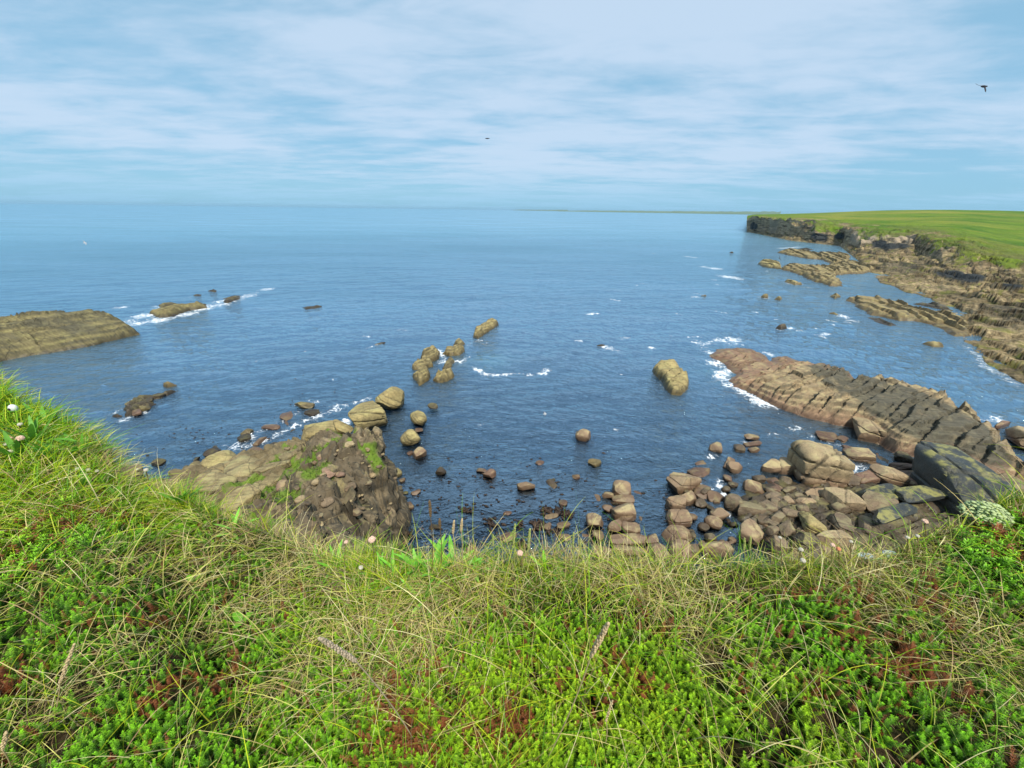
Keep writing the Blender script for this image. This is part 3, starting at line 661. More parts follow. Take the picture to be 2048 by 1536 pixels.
# ------------------------------------------------------------------ boulders
ICO = {}
def ico(n):
    if n not in ICO:
        bm = bmesh.new(); bmesh.ops.create_icosphere(bm, subdivisions=n, radius=1.0)
        V = np.array([v.co for v in bm.verts]); F = np.array([[v.index for v in f.verts] for f in bm.faces]); bm.free()
        ICO[n] = (V / np.linalg.norm(V, axis=1)[:, None], F)
    return ICO[n]
def rock_shape(sub, a, b, c, n_exp, seed, cuts=7, cutd=(0.72, 0.95), rough=0.10, cracks=0, layers=0, taper=0.0):
    D, F = ico(sub); rg = np.random.default_rng(seed)
    r = (np.abs(D[:, 0]) ** n_exp + np.abs(D[:, 1]) ** n_exp + np.abs(D[:, 2]) ** n_exp) ** (-1 / n_exp)
    V = D * r[:, None]
    for _ in range(cuts):
        nn = rg.normal(size=3); nn /= np.linalg.norm(nn)
        sup = (V @ nn).max(); dd = sup * rg.uniform(*cutd)
        ex = np.maximum(V @ nn - dd, 0); V = V - (ex * 0.97)[:, None] * nn
    sd = int(seed) % 1000 * 3.7
    f = fbm(V[:, 0] * 1.1 + sd, V[:, 1] * 1.1, V[:, 2] * 1.1, 4, seed)
    V = V * (1 + rough * 1.3 * f)[:, None]
    f2 = fbm(V[:, 0] * 4 + sd, V[:, 1] * 4, V[:, 2] * 4, 3, seed + 5)
    V = V * (1 + rough * 0.35 * f2)[:, None]
    dk = np.zeros(len(V))
    for k in range(cracks):
        nn = rg.normal(size=3) * (1, 1, 0.35); nn /= np.linalg.norm(nn)
        if k % 2: nn = np.array([0.15, 0.1, 1.0]) * 1.0
        dist = V @ nn - rg.uniform(-0.5, 0.5) + 0.06 * fbm(V[:, 0] * 2, V[:, 1] * 2, V[:, 2] * 2, 2, seed + k)
        g = np.exp(-(dist / 0.045) ** 2); V = V * (1 - 0.10 * g)[:, None]; dk = np.maximum(dk, g * 0.8)
    for k in range(layers):
        nn = np.array([0.55, -0.35, 0.75]); nn /= np.linalg.norm(nn)
        dist = V @ nn - (-0.6 + 1.2 * (k + 0.5) / layers) + 0.05 * fbm(V[:, 0] * 1.5, V[:, 1] * 1.5, V[:, 2] * 1.5, 2, seed + 70)
        g = np.exp(-(dist / 0.035) ** 2); V = V * (1 - 0.06 * g)[:, None]; dk = np.maximum(dk, g * 0.7)
    if taper: V[:, 1] *= (1 - taper * V[:, 0]); V[:, 2] *= (1 - taper * 0.6 * V[:, 0])
    V = V * [a, b, c]
    return V, F, dk
NB = [0]
def boulder(bb, rot=0, kind='tan', label=None, shape='round', hr=0.75, sink=0.25, z0=0.0, group=None, name='boulder', cat='boulder', tilt=0, cracks=0, layers=0, taper=0, foam=0, seed=None, sub=None, ncuts=None, flat=False):
    """bb = (x0, x1, y0, y1) as seen; rot = angle of the long axis in the picture, degrees anticlockwise"""
    NB[0] += 1; seed = seed or 500 + NB[0] * 13
    x0, x1, y0, y1 = bb; cx, cy, wd, ht = (x0 + x1) / 2, (y0 + y1) / 2, x1 - x0, y1 - y0
    e1 = np.array([math.cos(R(rot)), -math.sin(R(rot))]); e2 = np.array([-e1[1], e1[0]])
    def ext(e, L):
        p = P(cx - e[0] * L / 2, cy - e[1] * L / 2, z0); q = P(cx + e[0] * L / 2, cy + e[1] * L / 2, z0)
        return (q - p)[:2]
    A = ext(e1, wd); B = ext(e2, ht)
    la = np.hypot(*A) / 2; yaw = math.atan2(A[1], A[0])
    bp = abs(-math.sin(yaw) * B[0] + math.cos(yaw) * B[1]) / 2
    c0 = P(cx, cy, z0); th = math.atan2(14 - z0, np.hypot(*c0[:2]))
    hr = hr * 0.86; c = hr * min(la, bp)
    bvert = abs(e2[1])
    cot = 1 / math.tan(th)
    # visible outline of the part above ground takes in the rock's own height
    vis = c * (1 - sink) * cot * 0.75
    b2 = bp - vis * bvert * 0.5; b2 = max(b2, bp * 0.5)
    a2 = la - vis * abs(e1[1]) * 0.5; a2 = max(a2, la * 0.5)
    zc = z0 + c * (1 - 2 * sink)
    ctr = P(cx, cy, z0 + c * (1 - sink) * 0.55)
    n_exp = {'round': 3.0, 'block': 5.5, 'slab': 6.5, 'egg': 2.3}[shape]
    cuts = {'round': 9, 'block': 9, 'slab': 6, 'egg': 8}[shape]
    cutd_ = {'round': (0.56, 0.88), 'block': (0.56, 0.90), 'slab': (0.58, 0.92), 'egg': (0.72, 0.95)}[shape]
    if ncuts is not None: cuts = ncuts
    if sub is None: sub = 5 if wd > 30 else 4
    if wd < 16: sub = 3
    V, F, dk = rock_shape(sub, a2, b2, c, n_exp, seed, cuts, cutd_, 0.075 if shape != 'slab' else 0.05, cracks, layers, taper)
    ca, sa = math.cos(yaw), math.sin(yaw)
    if tilt:
        ct, s_t = math.cos(R(tilt)), math.sin(R(tilt))
        V = np.stack([V[:, 0] * ct - V[:, 2] * s_t, V[:, 1], V[:, 0] * s_t + V[:, 2] * ct], -1)
    V = np.stack([V[:, 0] * ca - V[:, 1] * sa, V[:, 0] * sa + V[:, 1] * ca, V[:, 2]], -1)
    ob = npmesh(name, V, F, MATS[kind], {'dark': dk}, True, sharp=34)
    ob.location = (ctr[0], ctr[1], zc)
    tag(ob, label, cat, group)
    if foam: 
        for k in range(10):
            an = k / 10 * 6.283; FOAM.append((ctr[0] + math.cos(an) * la * 1.1, ctr[1] + math.sin(an) * la * 0.9, max(0.25, la * 0.35), foam * random.uniform(0.5, 1.1)))
    return ob
B = boulder
# chain leading to the spur
B((750,812,782,820), 22, 'ochre', 'large pointed ochre boulder, furthest of the chain running out from the spur', 'egg', 0.75, 0.2, taper=-0.25, layers=3, foam=0.5)
B((696,774,816,855), 10, 'ochre', 'large flat-topped ochre boulder second out from the spur, surf on its left', 'block', 0.7, 0.25, cracks=3, foam=0.8)
B((662,706,846,874), -12, 'ochre', 'ochre boulder with surf behind it, touching the tip of the spur', 'block', 0.8, 0.25, layers=3, foam=0.7)
B((597,683,856,888), 12, 'ochre', 'long ochre slab leaning against the seaward edge of the spur', 'slab', 0.7, 0.25, layers=4)
B((821,853,823,852), 15, 'ochre', 'upright egg-shaped boulder with curved cracks, right of the chain', 'egg', 0.95, 0.2, layers=3)
B((856,874,807,821), 20, 'dark', 'small dark boulder up and right of the cracked egg-shaped boulder', 'round', 0.8)
B((799,843,865,890), 12, 'ochre', 'pale ridged boulder below the cracked egg-shaped boulder', 'egg', 0.85, 0.2, layers=3)
B((826,846,855,866), 10, 'pink', 'flat pinkish stone just behind the pale ridged boulder', 'round', 0.5, 0.4)
B((824,853,897,918), 20, 'tan', 'small lumpy tan boulder below the pale ridged boulder', 'round', 0.8, 0.25)
B((814,828,899,910), 0, 'pink', 'pink stone awash beside the small lumpy tan boulder', 'round', 0.5, 0.55)
B((870,892,935,950), -10, 'dark', 'dark weed-covered boulder in the calm water below the chain', 'round', 0.8, 0.25)
B((953,974,937,945), -5, 'pink', 'thin flat pink stone beside a rounder pink boulder in the calm water', 'slab', 0.5, 0.35)
B((966,992,939,957), 15, 'pink', 'rounded pink boulder in the calm water left of centre', 'round', 0.7, 0.3)
B((1034,1071,963,981), -5, 'tan', 'tan boulder with orange underside alone in the calm central pool', 'round', 0.7, 0.3)
B((1072,1087,918,931), 30, 'pink', 'small pink stone just under the surface in the central bay', 'round', 0.5, 0.6)
B((1148,1184,861,881), -5, 'tan', 'lone rounded tan boulder in open water at the centre of the bay', 'egg', 0.8, 0.3)
B((1143,1160,948,958), -8, 'pink', 'small pink stone with dark spots left of the column of stones', 'round', 0.6, 0.4)
B((1175,1201,915,934), 20, 'ochre', 'pale weed-topped rock just breaking the water above the column of stones', 'round', 0.6, 0.5)
B((774,803,941,956), 25, 'ochre', 'pale wedge-shaped slab at the foot of the spur, right side', 'slab', 0.6, 0.3)
B((798,812,957,964), 20, 'tan', 'thin pale stone under the wedge-shaped slab by the spur', 'slab', 0.5, 0.3)
for bb, rt, kd, lb in [((812,834,943,955),10,'pink','upper of the drowned pink stones right of the spur'), ((850,865,941,953),50,'pink','small slanting pink stone drowned beside the dark weedy boulder'), ((822,843,978,990),20,'tan','brown stone by the spur foot next to two black stones'),
        ((803,817,981,989),0,'black','upper black stone touching the spur foot'), ((799,814,992,1004),0,'black','lower black stone touching the spur foot'), ((803,829,1003,1020),15,'tan','tan stone sticking out right of the spur foot'),
        ((794,819,1019,1052),75,'tan','tall tan stone at the base of the spur wall'), ((776,806,1045,1105),60,'pink','long pinkish rock below the spur, half hidden by plantain leaves'),
        ((838,862,1035,1095),62,'pink','long drowned brown rock behind the plantain leaves'), ((899,921,1021,1055),80,'pink','upright drowned brown rock above the plantain leaves'),
        ((940,962,1029,1052),70,'pink','left of two drowned rocks above the grass tips'), ((968,983,1029,1052),80,'pink','right of two drowned rocks above the grass tips'),
        ((948,974,1055,1082),60,'pink','drowned brown rock half hidden by grass left of the tan flat-topped one'), ((994,1035,1062,1084),20,'tan','tan flat-topped boulder just over the grass tips left of centre'),
        ((1006,1024,1022,1030),5,'pink','small flat pink stone alone in dark water'), ((1087,1116,1024,1037),10,'pink','pink stone inside the dark weed clump'), ((1088,1104,1042,1061),70,'pink','upright pink stone below the dark weed clump'),
        ((1114,1141,1042,1058),10,'tan','orange-tan stone right of the weed clump'), ((1114,1142,1067,1082),0,'tan','tan stone just above the grass right of the weed clump'), ((1117,1135,999,1011),-10,'pink','small dark-edged pink stone above the weed clump'),
        ((930,955,1088,1110),40,'tan','brown stone peeping through the plantain leaves'), ((868,880,1047,1060),10,'dark','round black weedy stone left of the plantain seed spikes'), ((808,818,1060,1072),0,'dark','black weedy stone in front of the spur base')]:
    drowned = 'drowned' in lb
    B(bb, rt, kd, lb, 'round', 0.5, 0.5 if not drowned else 0.5, z0=-0.18 if drowned else 0.0)
# column of stacked tan stones
for bb, rt, shp, lb in [((1224,1266,964,992),-8,'round','topmost big tan stone of the central column'), ((1224,1268,992,1007),-2,'slab','flat tan stone second from the top of the central column'),
        ((1223,1268,1007,1038),0,'block','broad square tan stone in the middle of the central column'), ((1236,1275,1021,1045),18,'round','tan stone with weed tucked right of the broad square one'),
        ((1214,1246,1039,1066),0,'round','left stone of the fourth row of the central column'), ((1242,1280,1047,1069),-5,'block','ridged right stone of the fourth row of the central column'),
        ((1220,1293,1069,1090),4,'slab','long flat tan stone near the base of the central column'), ((1179,1225,1092,1114),0,'round','left base stone of the central column, touching grass tips'), ((1218,1290,1090,1114),0,'round','wide base stone of the central column, behind the grass tips'),
        ((1172,1208,1027,1059),0,'round','rounded weed-spotted stone left of the central column'), ((1185,1207,1060,1084),0,'block','square pinkish stone below the weed-spotted rounded one'),
        ((1208,1221,977,1005),88,'round','narrow upright stone against the left side of the column top'), ((1208,1221,1006,1028),88,'round','dark-spotted narrow stone lower on the left side of the column'),
        ((1287,1317,1069,1090),0,'block','brown square stone right of the column base'), ((1293,1331,1087,1114),10,'round','brown rounded stone behind the grass right of the column base')]:
    B(bb, rt, 'tan', lb, shp, 0.75, 0.3)
for bb, lb in [((1184,1202,985,1010),'upper drowned stone left of the central column'), ((1264,1280,972,1000),'upper drowned stone right of the central column'), ((1274,1290,1026,1048),'drowned stone against the right side of the central column'), ((1276,1292,1050,1066),'lower drowned stone at the right side of the central column'), ((1164,1182,1060,1084),'drowned stone at the far left of the column base')]:
    B(bb, 80, 'pink', lb, 'round', 0.6, 0.5, z0=-0.15)
# second column and boulder beach
BB = [((1337,1395,945,984),12,'tan','big smooth tan boulder with flat top, highest of the beach boulders on its left edge','block',0.85), ((1361,1390,981,1011),30,'tan','round boulder tucked behind the second boulder of the left column','round',0.8),
 ((1333,1374,992,1024),5,'tan','second tan boulder down under the big smooth one','round',0.8), ((1335,1379,1022,1052),0,'tan','third boulder down, square topped, under the big smooth one','block',0.8), ((1376,1394,1026,1042),20,'tan','small curved stone right of the square topped third boulder','egg',0.7),
 ((1328,1381,1053,1087),5,'tan','broad boulder with black specks, fourth down the left column','block',0.8), ((1378,1392,1064,1078),0,'brown','small round stone right of the broad black-specked boulder','egg',0.8),
 ((1339,1384,1082,1120),-30,'tan','wide brown boulder at the foot of the left column, behind grass','round',0.8), ((1302,1333,1088,1122),0,'tan','grey-brown boulder behind the grass, left of the column foot','round',0.8), ((1371,1399,1084,1112),-50,'brown','slanting dark pebble between two boulders above the grass','egg',0.7),
 ((1406,1434,1067,1087),-10,'brown','smooth oval boulder sitting in a dark pool above the grass','egg',0.8), ((1402,1462,1080,1116),12,'tan','large grey-brown boulder touching the grass tips','block',0.8),
 ((1407,1447,1034,1057),-10,'tan','tapered tan boulder leaning on its neighbour over the dark pool','egg',0.75), ((1421,1453,1018,1044),10,'tan','rounded tan boulder above the tapered one','round',0.8), ((1393,1421,1046,1062),-25,'brown','dark slanting stone at the edge of the dark pool','egg',0.6),
 ((1390,1413,995,1017),-45,'brown','slanting reddish stone in the green pool','egg',0.6), ((1388,1420,970,996),-20,'pink','left half of the pink slab awash behind the left column','slab',0.5), ((1418,1447,974,1010),-60,'tan','right half of the pink slab awash behind the left column','block',0.6),
 ((1388,1415,918,935),5,'pink','upper drowned pink rock left of the twin boulder','round',0.5), ((1381,1421,932,957),15,'pink','larger drowned pink rock above the big smooth boulder','block',0.5),
 ((1445,1468,916,938),-20,'tan','small upper lobe of the twin tan boulder','round',0.8), ((1456,1484,922,950),-45,'tan','large lower lobe of the twin tan boulder','round',0.85), ((1417,1450,885,904),-12,'tan','smooth tan boulder alone above the twin boulder','round',0.7),
 ((1467,1490,890,904),-10,'brown','brown cracked stone in the group of four offshore stones','round',0.6), ((1489,1522,884,893),5,'pink','long thin stone in the group of four offshore stones','slab',0.5), ((1498,1520,896,905),0,'tan','nearest flat stone in the group of four offshore stones','slab',0.6), ((1490,1516,869,880),5,'tan','furthest stone in the group of four offshore stones','round',0.7),
 ((1630,1672,863,882),-10,'pink','flat brown rock awash beside the long ridge','slab',0.5), ((1690,1750,900,922),-8,'tan','boat-shaped tan slab in the surf channel behind the beach','slab',0.5), ((1444,1468,951,963),-15,'pink','small reddish stone above the trio of beach pebbles','egg',0.6), ((1456,1477,963,976),5,'brown','round brown pebble at the water edge of the beach','egg',0.7), ((1443,1461,972,984),0,'brown','left brown pebble at the water edge of the beach','egg',0.7),
 ((1503,1531,949,967),-5,'brown','round spotted brown boulder behind the square loaf-shaped one','egg',0.8), ((1489,1527,966,989),-6,'tan','square loaf-shaped tan boulder at the top left of the beach','block',0.8), ((1537,1561,954,983),-5,'pink','pink square stone below the tall blocks','block',0.6), ((1561,1581,949,977),85,'brown','upright brown finger stone under the tall blocks','egg',0.8),
 ((1524,1562,920,952),5,'tan','left rounded block of the big jointed outcrop','round',0.85), ((1559,1590,914,958),80,'tan','narrow upright block of the big jointed outcrop','round',0.9), ((1642,1676,960,984),-20,'tan','square tan stone under the right corner of the jointed outcrop','block',0.8), ((1674,1722,946,978),-20,'brown','brown slab right of the jointed outcrop','block',0.6),
 ((1459,1487,983,1033),85,'brown','tall rounded brown boulder at the left waterline of the beach','round',0.75), ((1483,1518,992,1052),-75,'brown','tall tapering brown boulder with a diagonal crack','round',0.7), ((1511,1545,998,1035),-60,'brown','upper brown boulder wedged right of the tall tapering one','block',0.75), ((1516,1545,1028,1062),-65,'brown','lower reddish-brown boulder wedged right of the tall tapering one','block',0.75),
 ((1527,1552,976,988),-25,'brown','thin stone slanting below the loaf-shaped boulder','egg',0.7), ((1529,1559,985,1001),10,'brown','brown angular stone in the middle of the upper beach','block',0.75), ((1534,1560,999,1018),-20,'brown','brown cube-like stone below the angular one','block',0.8), ((1567,1585,992,1011),0,'tan','little round stone in the middle of the beach','egg',0.9),
 ((1586,1613,986,999),5,'brown','upper of two loaf stones right of the little round stone','egg',0.8), ((1592,1631,996,1012),-4,'tan','lower, wider of two loaf stones right of the little round stone','egg',0.8), ((1594,1616,1008,1030),-55,'brown','upright finger stone in the centre of the beach','egg',0.8), ((1572,1594,1012,1044),-55,'brown','thin dark leaning stone in the centre of the beach','slab',0.7),
 ((1612,1662,977,1001),8,'tan','big angular tan stone below the square one','block',0.7), ((1654,1718,984,1028),-5,'tan','very large rectangular brown block in the right of the beach','block',0.8), ((1660,1708,1000,1030),0,'brown','rounded layered block in front of the very large rectangular one','round',0.8),
 ((1599,1652,1029,1066),-12,'ochre','green-stained pale boulder in the lower beach','round',0.8), ((1542,1570,1023,1047),-25,'brown','brown stone left of the green-stained boulder','round',0.8), ((1534,1560,1050,1074),10,'brown','brown boulder at the lower left of the beach','round',0.8), ((1556,1590,1044,1072),-35,'brown','reddish boulder wedged against the green-stained one','block',0.8),
 ((1473,1529,1046,1084),-25,'tan','big smooth black-spotted boulder at the bottom left of the beach','round',0.75), ((1637,1695,1062,1096),8,'tan','bird-whitened cracked boulder just above the grass','block',0.75), ((1661,1712,1029,1070),-70,'brown','dark brown block right of the green-stained boulder','block',0.8), ((1542,1575,1078,1104),-15,'brown','layered dark stone half hidden by grass at the beach foot','slab',0.9), ((1590,1640,1068,1098),-10,'dark','dark stone in shade below the green-stained boulder','block',0.8), ((1715,1748,1034,1068),-20,'brown','brown stone beneath the black slabs','block',0.8),
 ((1710,1756,945,970),5,'pink','pink flat slab between surf and the overhanging slab','slab',0.6), ((1743,1808,938,970),-3,'tan','pale-topped slab with a dark underside behind the black block','slab',0.75), ((1782,1835,927,942),0,'pink','upper pink slab behind the black block','slab',0.6), ((1800,1856,942,975),-12,'pink','lower pink slab behind the black block','slab',0.5), ((1785,1832,906,926),-12,'dark','dark weedy rock at the foot of the long ridge','round',0.7), ((1706,1769,845,884),-10,'tan','rounded tan buttress boulder at the foot of the long ridge','block',0.85),
 ((1992,2018,838,864),30,'pink','small reddish rock beyond the ridge at the right edge','round',0.8), ((2018,2075,845,908),-60,'tan','tan rock cut by the right edge of the photo','block',0.8), ((2006,2030,893,903),0,'dark','drowned greenish stone by the right edge','egg',0.4),
 ((1980,2050,945,985),-25,'brown','brown sloping slab behind the big black block on the right','slab',0.6), ((1930,1990,1005,1040),-20,'brown','brown wedge of rock between the black block and the turf','block',0.6)]
for kq, (bb, rt, kd, lb, shp, hr) in enumerate(BB):
    if shp == 'round' and kq % 3: shp = 'block'
    sp_ = 'drowned' in lb or 'awash' in lb
    zz0 = 0.0
    if bb[2] > 975 and bb[0] > 1520: zz0 = 0.15 + (bb[2] - 975) * 0.004
    B(bb, rt, kd, lb, shp, hr, 0.3 if not sp_ else 0.5, z0=zz0 if not sp_ else -0.05, tilt=((kq * 37) % 29 - 14) if not sp_ else 0, cracks=2 if (bb[1] - bb[0]) > 40 else 0)
# tall jointed outcrop and the black blocks
B((1586,1684,903,970), -4, 'tan', 'big grey-tan outcrop cut into blocks by dark joints, highest on the beach', 'block', 1.1, 0.25, cracks=5, ncuts=4, name='rock_outcrop', cat='outcrop')
B((1742,1800,968,1012), -30, 'black', 'tilted black slab left of the lichen-topped black slab', 'slab', 0.5, 0.2, z0=0.5, name='rock_slab', cat='rock')
B((1798,1892,972,1004), 6, 'black', 'flat black slab with yellow lichen on top, against the big black block', 'slab', 0.5, 0.2, z0=0.8, name='rock_slab', cat='rock')
B((1748,1826,1008,1046), 18, 'black', 'lowest black slab with a pale brown end, above the turf', 'slab', 0.45, 0.2, z0=1.0, name='rock_slab', cat='rock')
B((1718,1792,990,1026), -25, 'brown', 'brown tilted slab under the black slabs', 'slab', 0.5, 0.2, z0=0.4, name='rock_slab', cat='rock')
B((1852,1968,910,1042), -8, 'black', 'massive black block with greenish top, largest by the right turf mound', 'slab', 1.05, 0.2, z0=0.2, cracks=3, ncuts=3, name='rock_block', cat='rock')
B((1930,2030,935,1045), -30, 'brown', 'brown shoulder of rock leaning on the massive black block', 'slab', 0.9, 0.2, z0=0.3, cracks=3, ncuts=4, name='rock_block', cat='rock')
# loose stones lying on the spur
def spur_z(x, y):
    mn_, mx_, nx_, ny_, Zf, vf = SPUR_FIELD
    i = int(np.clip((x - mn_[0]) / (mx_[0] - mn_[0]) * (nx_ - 1), 0, nx_ - 1)); j = int(np.clip((y - mn_[1]) / (mx_[1] - mn_[1]) * (ny_ - 1), 0, ny_ - 1))
    return float(Zf[i, j])
def on_spur(px, py):
    d = ray(px, py); d = d / np.linalg.norm(d)
    for t in np.arange(8, 30, 0.04):
        q = CAM + d * t
        if q[2] < spur_z(q[0], q[1]): return q
    return q
def spur_stone(px, py, w_, kind, label, group=None, seed=1):
    q = on_spur(px, py); dd = np.linalg.norm(q - CAM); a_ = w_ / FPX * dd * 0.55
    V, F, dk = rock_shape(3, a_, a_ * 0.75, a_ * 0.5, 3.2, seed, 10, (0.68, 0.92), 0.1)
    an = seed * 1.7; c_, s__ = math.cos(an), math.sin(an); V = np.stack([V[:, 0] * c_ - V[:, 1] * s__, V[:, 0] * s__ + V[:, 1] * c_, V[:, 2]], -1)
    ob = npmesh('stone', V, F, MATS[kind], {'dark': dk}, True, sharp=34); ob.location = q + [0, 0, a_ * 0.12]; tag(ob, label, 'stone', group)
for k, (px, py, w_, kd, lb) in enumerate([(657,946,26,'pink','large pale pinkish stone lying on top of the spur'), (642,914,14,'pink','small pinkish stone above the large one on the spur'), (628,926,10,'pink','tiny pinkish stone left of the small one on the spur'), (634,964,16,'tan','upright pale stone below the large pinkish one on the spur'),
        (680,950,16,'pink','pinkish stone right of the large pale one on the spur'), (565,972,22,'pink','pinkish boulder in the soil on the left of the spur'), (700,890,16,'tan','pale block at the crest of the spur'), (735,898,14,'tan','light block near the right end of the spur crest'), (720,925,16,'tan','light block on the right shoulder of the spur'),
        (745,950,14,'tan','pale block on the right flank of the spur'), (700,975,20,'brown','brown block in the middle of the spur face'), (735,965,18,'brown','grey-brown block on the spur face, right side'), (655,1005,22,'brown','squarish brown block low on the spur face'), (712,1025,20,'brown','brown block beside the lower green tuft of the spur'), (600,1000,16,'tan','tan stone at the left of the spur face')]):
    spur_stone(px, py, w_, kd, lb, seed=700 + k)
rg = np.random.default_rng(88)
for k in range(48):
    px, py = rg.uniform(570, 790), rg.uniform(885, 1060)
    spur_stone(px, py, rg.uniform(4, 11), ['brown', 'tan', 'brown', 'brown', 'dark'][rg.integers(5)], 'small angular stone bedded in the soil of the spur', 'small stones on the spur', 800 + k)
for k, (bb, rt, lb) in enumerate([((503,586,927,945),12,'thin pale slab lying on the upper left shoulder of the spur'), ((450,528,915,968),32,'broad cracked golden slab in the middle of the spur tail'), ((396,468,952,1000),34,'large golden slab at the lower left of the spur tail'), ((386,448,948,978),36,'stepped golden slab at the water end of the spur tail'),
        ((440,526,985,1020),30,'long thin golden slab just above the turf left of the spur'), ((505,560,950,985),30,'tilted golden slab against the soil of the spur'), ((560,600,905,925),25,'golden slab at the top of the spur tail near the crest'), ((420,470,930,950),28,'narrow golden slab along the waterline of the spur tail')]):
    q = on_spur((bb[0] + bb[1]) / 2, (bb[2] + bb[3]) / 2)
    B(bb, rt, 'tail', lb, 'slab', 0.55, 0.25, z0=max(0, q[2] - 0.12), name='rock_slab', cat='rock', tilt=10, cracks=1)
# left shore below the spur
LL = [((399,481,905,944),24,'ochre','long smooth yellow slab lying at the left waterline of the spur','egg',0.6), ((376,402,924,943),10,'ochre','round yellow stone left of the long smooth yellow slab','egg',0.8), ((446,480,921,942),5,'ochre','rounded stone under the right end of the long yellow slab','round',0.8), ((464,482,921,937),-20,'ochre','small stone squeezed right of the rounded one','round',0.8),
 ((425,446,938,951),15,'ochre','left of two small round yellow stones in the rock pool','egg',0.8), ((445,463,936,949),5,'ochre','right of two small round yellow stones in the rock pool','egg',0.8), ((387,415,945,964),32,'ochre','tilted yellow stone in the rock pool','egg',0.7), ((340,366,938,958),30,'ochre','pale flat stone at the left end of the spur shore','slab',0.6), ((362,378,931,945),10,'ochre','small pale stone between the flat stone and the round yellow one','round',0.7),
 ((350,372,955,976),40,'ochre','pale stone beside the turf at the left end of the spur shore','block',0.7), ((378,392,942,952),0,'ochre','tiny stone awash in the rock pool','egg',0.6),
 ((306,328,918,931),30,'dark','dark reddish rock near the turf on the left','slab',0.6), ((405,443,895,911),15,'dark','dark red rock awash above the long yellow slab','round',0.5), ((384,400,914,923),10,'dark','small dark rock left of the dark red one','round',0.5), ((482,506,857,871),5,'ochre','pale grey round stone among the foam left of the spur','egg',0.7),
 ((505,530,871,893),50,'tan','brown stone in foam below the pale grey round one','round',0.5), ((524,560,848,861),-3,'pink','flat brown rock in foam, left of a pair','egg',0.5), ((559,590,822,842),10,'pink','drowned brown rock in foam behind the flat brown one','round',0.4), ((588,628,803,816),-5,'ochre','ochre rock with surf, furthest from the left shore of the spur','round',0.5), ((611,636,817,834),25,'dark','dark rock in foam right of the spur shore stones','round',0.5),
 ((534,566,886,908),30,'dark','dark slanting slab in foam against the spur edge','slab',0.5), ((474,508,868,884),20,'dark','dark stone in foam left of the brown one','round',0.4), ((500,520,893,908),30,'pink','reddish slab awash between foam and spur','slab',0.4), ((560,600,893,912),20,'ochre','pale thin slab at the upper edge of the spur','slab',0.5)]
for bb, rt, kd, lb, shp, hr in LL:
    aw = 'drowned' in lb or 'foam' in lb
    B(bb, rt, kd, lb, shp, hr, 0.3 if not aw else 0.45, z0=0 if not aw else -0.05, foam=0.5 if 'foam' in lb else 0)
reef('rock_platform', [(1476,1000),(1500,970),(1560,955),(1600,965),(1680,970),(1740,965),(1800,975),(1860,1000),(1950,1040),(1900,1120),(1700,1130),(1560,1120),(1510,1090),(1530,1060),(1480,1040)], 0.28, ((1500, 1050), (1700, 980)), 'dark wet shelf of rock under the boulder beach', 'rock platform', M_dark, bed=0.5, step=0.2, joint=0.9, seed=190, edge=0.6, rag=0.5, res=0.06)
# filler stones that nothing tells apart
def filler(n, region, zr, kinds, size, group, label, seed, z0=0.0, sink=0.35):
    rg = np.random.default_rng(seed); reg = np.array(region, float); k = 0
    while k < n:
        px = rg.uniform(reg[:, 0].min(), reg[:, 0].max()); py = rg.uniform(reg[:, 1].min(), reg[:, 1].max())
        if seg_sdf(np.array([px]), np.array([py]), reg)[0] < 0: continue
        s = rg.uniform(*size); B((px - s, px + s, py - s * 0.62, py + s * 0.62), rg.uniform(-60, 60), kinds[rg.integers(len(kinds))], label, ['round', 'slab', 'block'][rg.integers(3)], 0.75, sink, z0=z0 + rg.uniform(*zr), group=group, name='stone', cat='stone', sub=3)
        k += 1
filler(135, [(1500,985),(1560,965),(1640,975),(1730,985),(1800,1030),(1850,1045),(1800,1085),(1700,1095),(1560,1100),(1530,1050)], (-0.15, 0.25), ['brown', 'dark', 'brown', 'brown', 'tan', 'pink'], (7, 17), 'small stones filling the boulder beach', 'small brown stone wedged between the big boulders of the beach', 3)
filler(28, [(1640,1040),(1850,1050),(1860,1095),(1640,1115)], (0.0, 0.3), ['brown', 'dark', 'tan'], (8, 18), 'small stones filling the boulder beach', 'small brown stone wedged between the big boulders of the beach', 9)
filler(30, [(1330,960),(1400,965),(1470,1000),(1490,1060),(1470,1110),(1330,1115)], (-0.1, 0.1), ['brown', 'tan', 'dark'], (6, 12), 'small stones among the boulder columns', 'small stone lodged between the left columns of boulders', 10)
filler(14, [(1395,985),(1450,1000),(1470,1050),(1480,1100),(1400,1100),(1390,1040)], (-0.5, -0.25), ['brown', 'dark', 'pink'], (5, 10), 'drowned stones in the dark beach pool', 'small dark stone drowned in the pool between the boulders', 4)
filler(12, [(820,940),(1330,930),(1320,1060),(850,1080)], (-0.35, -0.1), ['pink', 'brown', 'dark'], (6, 14), 'drowned stones on the bay floor', 'small pinkish stone drowned in the calm near bay', 5)
filler(14, [(330,920),(480,880),(600,830),(690,800),(650,850),(500,900),(380,940)], (-0.3, -0.1), ['dark', 'pink'], (5, 9), 'dark stones awash in the left surf', 'small dark stone awash in the left-hand surf', 6)
filler(14, [(1560,850),(1700,880),(1790,930),(1700,935),(1690,900)], (-0.35, -0.15), ['tan', 'pink'], (8, 17), 'drowned stones beside the ridge', 'pale stone drowned in the channel beside the ridge', 8)
foam_line([(480,895),(530,880),(590,850),(640,830),(690,810),(745,793)], 0.55, 0.95)
foam_line([(520,860),(560,842),(600,822),(640,800)], 0.5, 0.8)
foam_line([(450,905),(480,885),(510,868)], 0.45, 0.9)
foam_line([(560,905),(620,870),(660,850)], 0.45, 0.75)
foam_line([(690,850),(700,868),(735,860)], 0.4, 1.2)
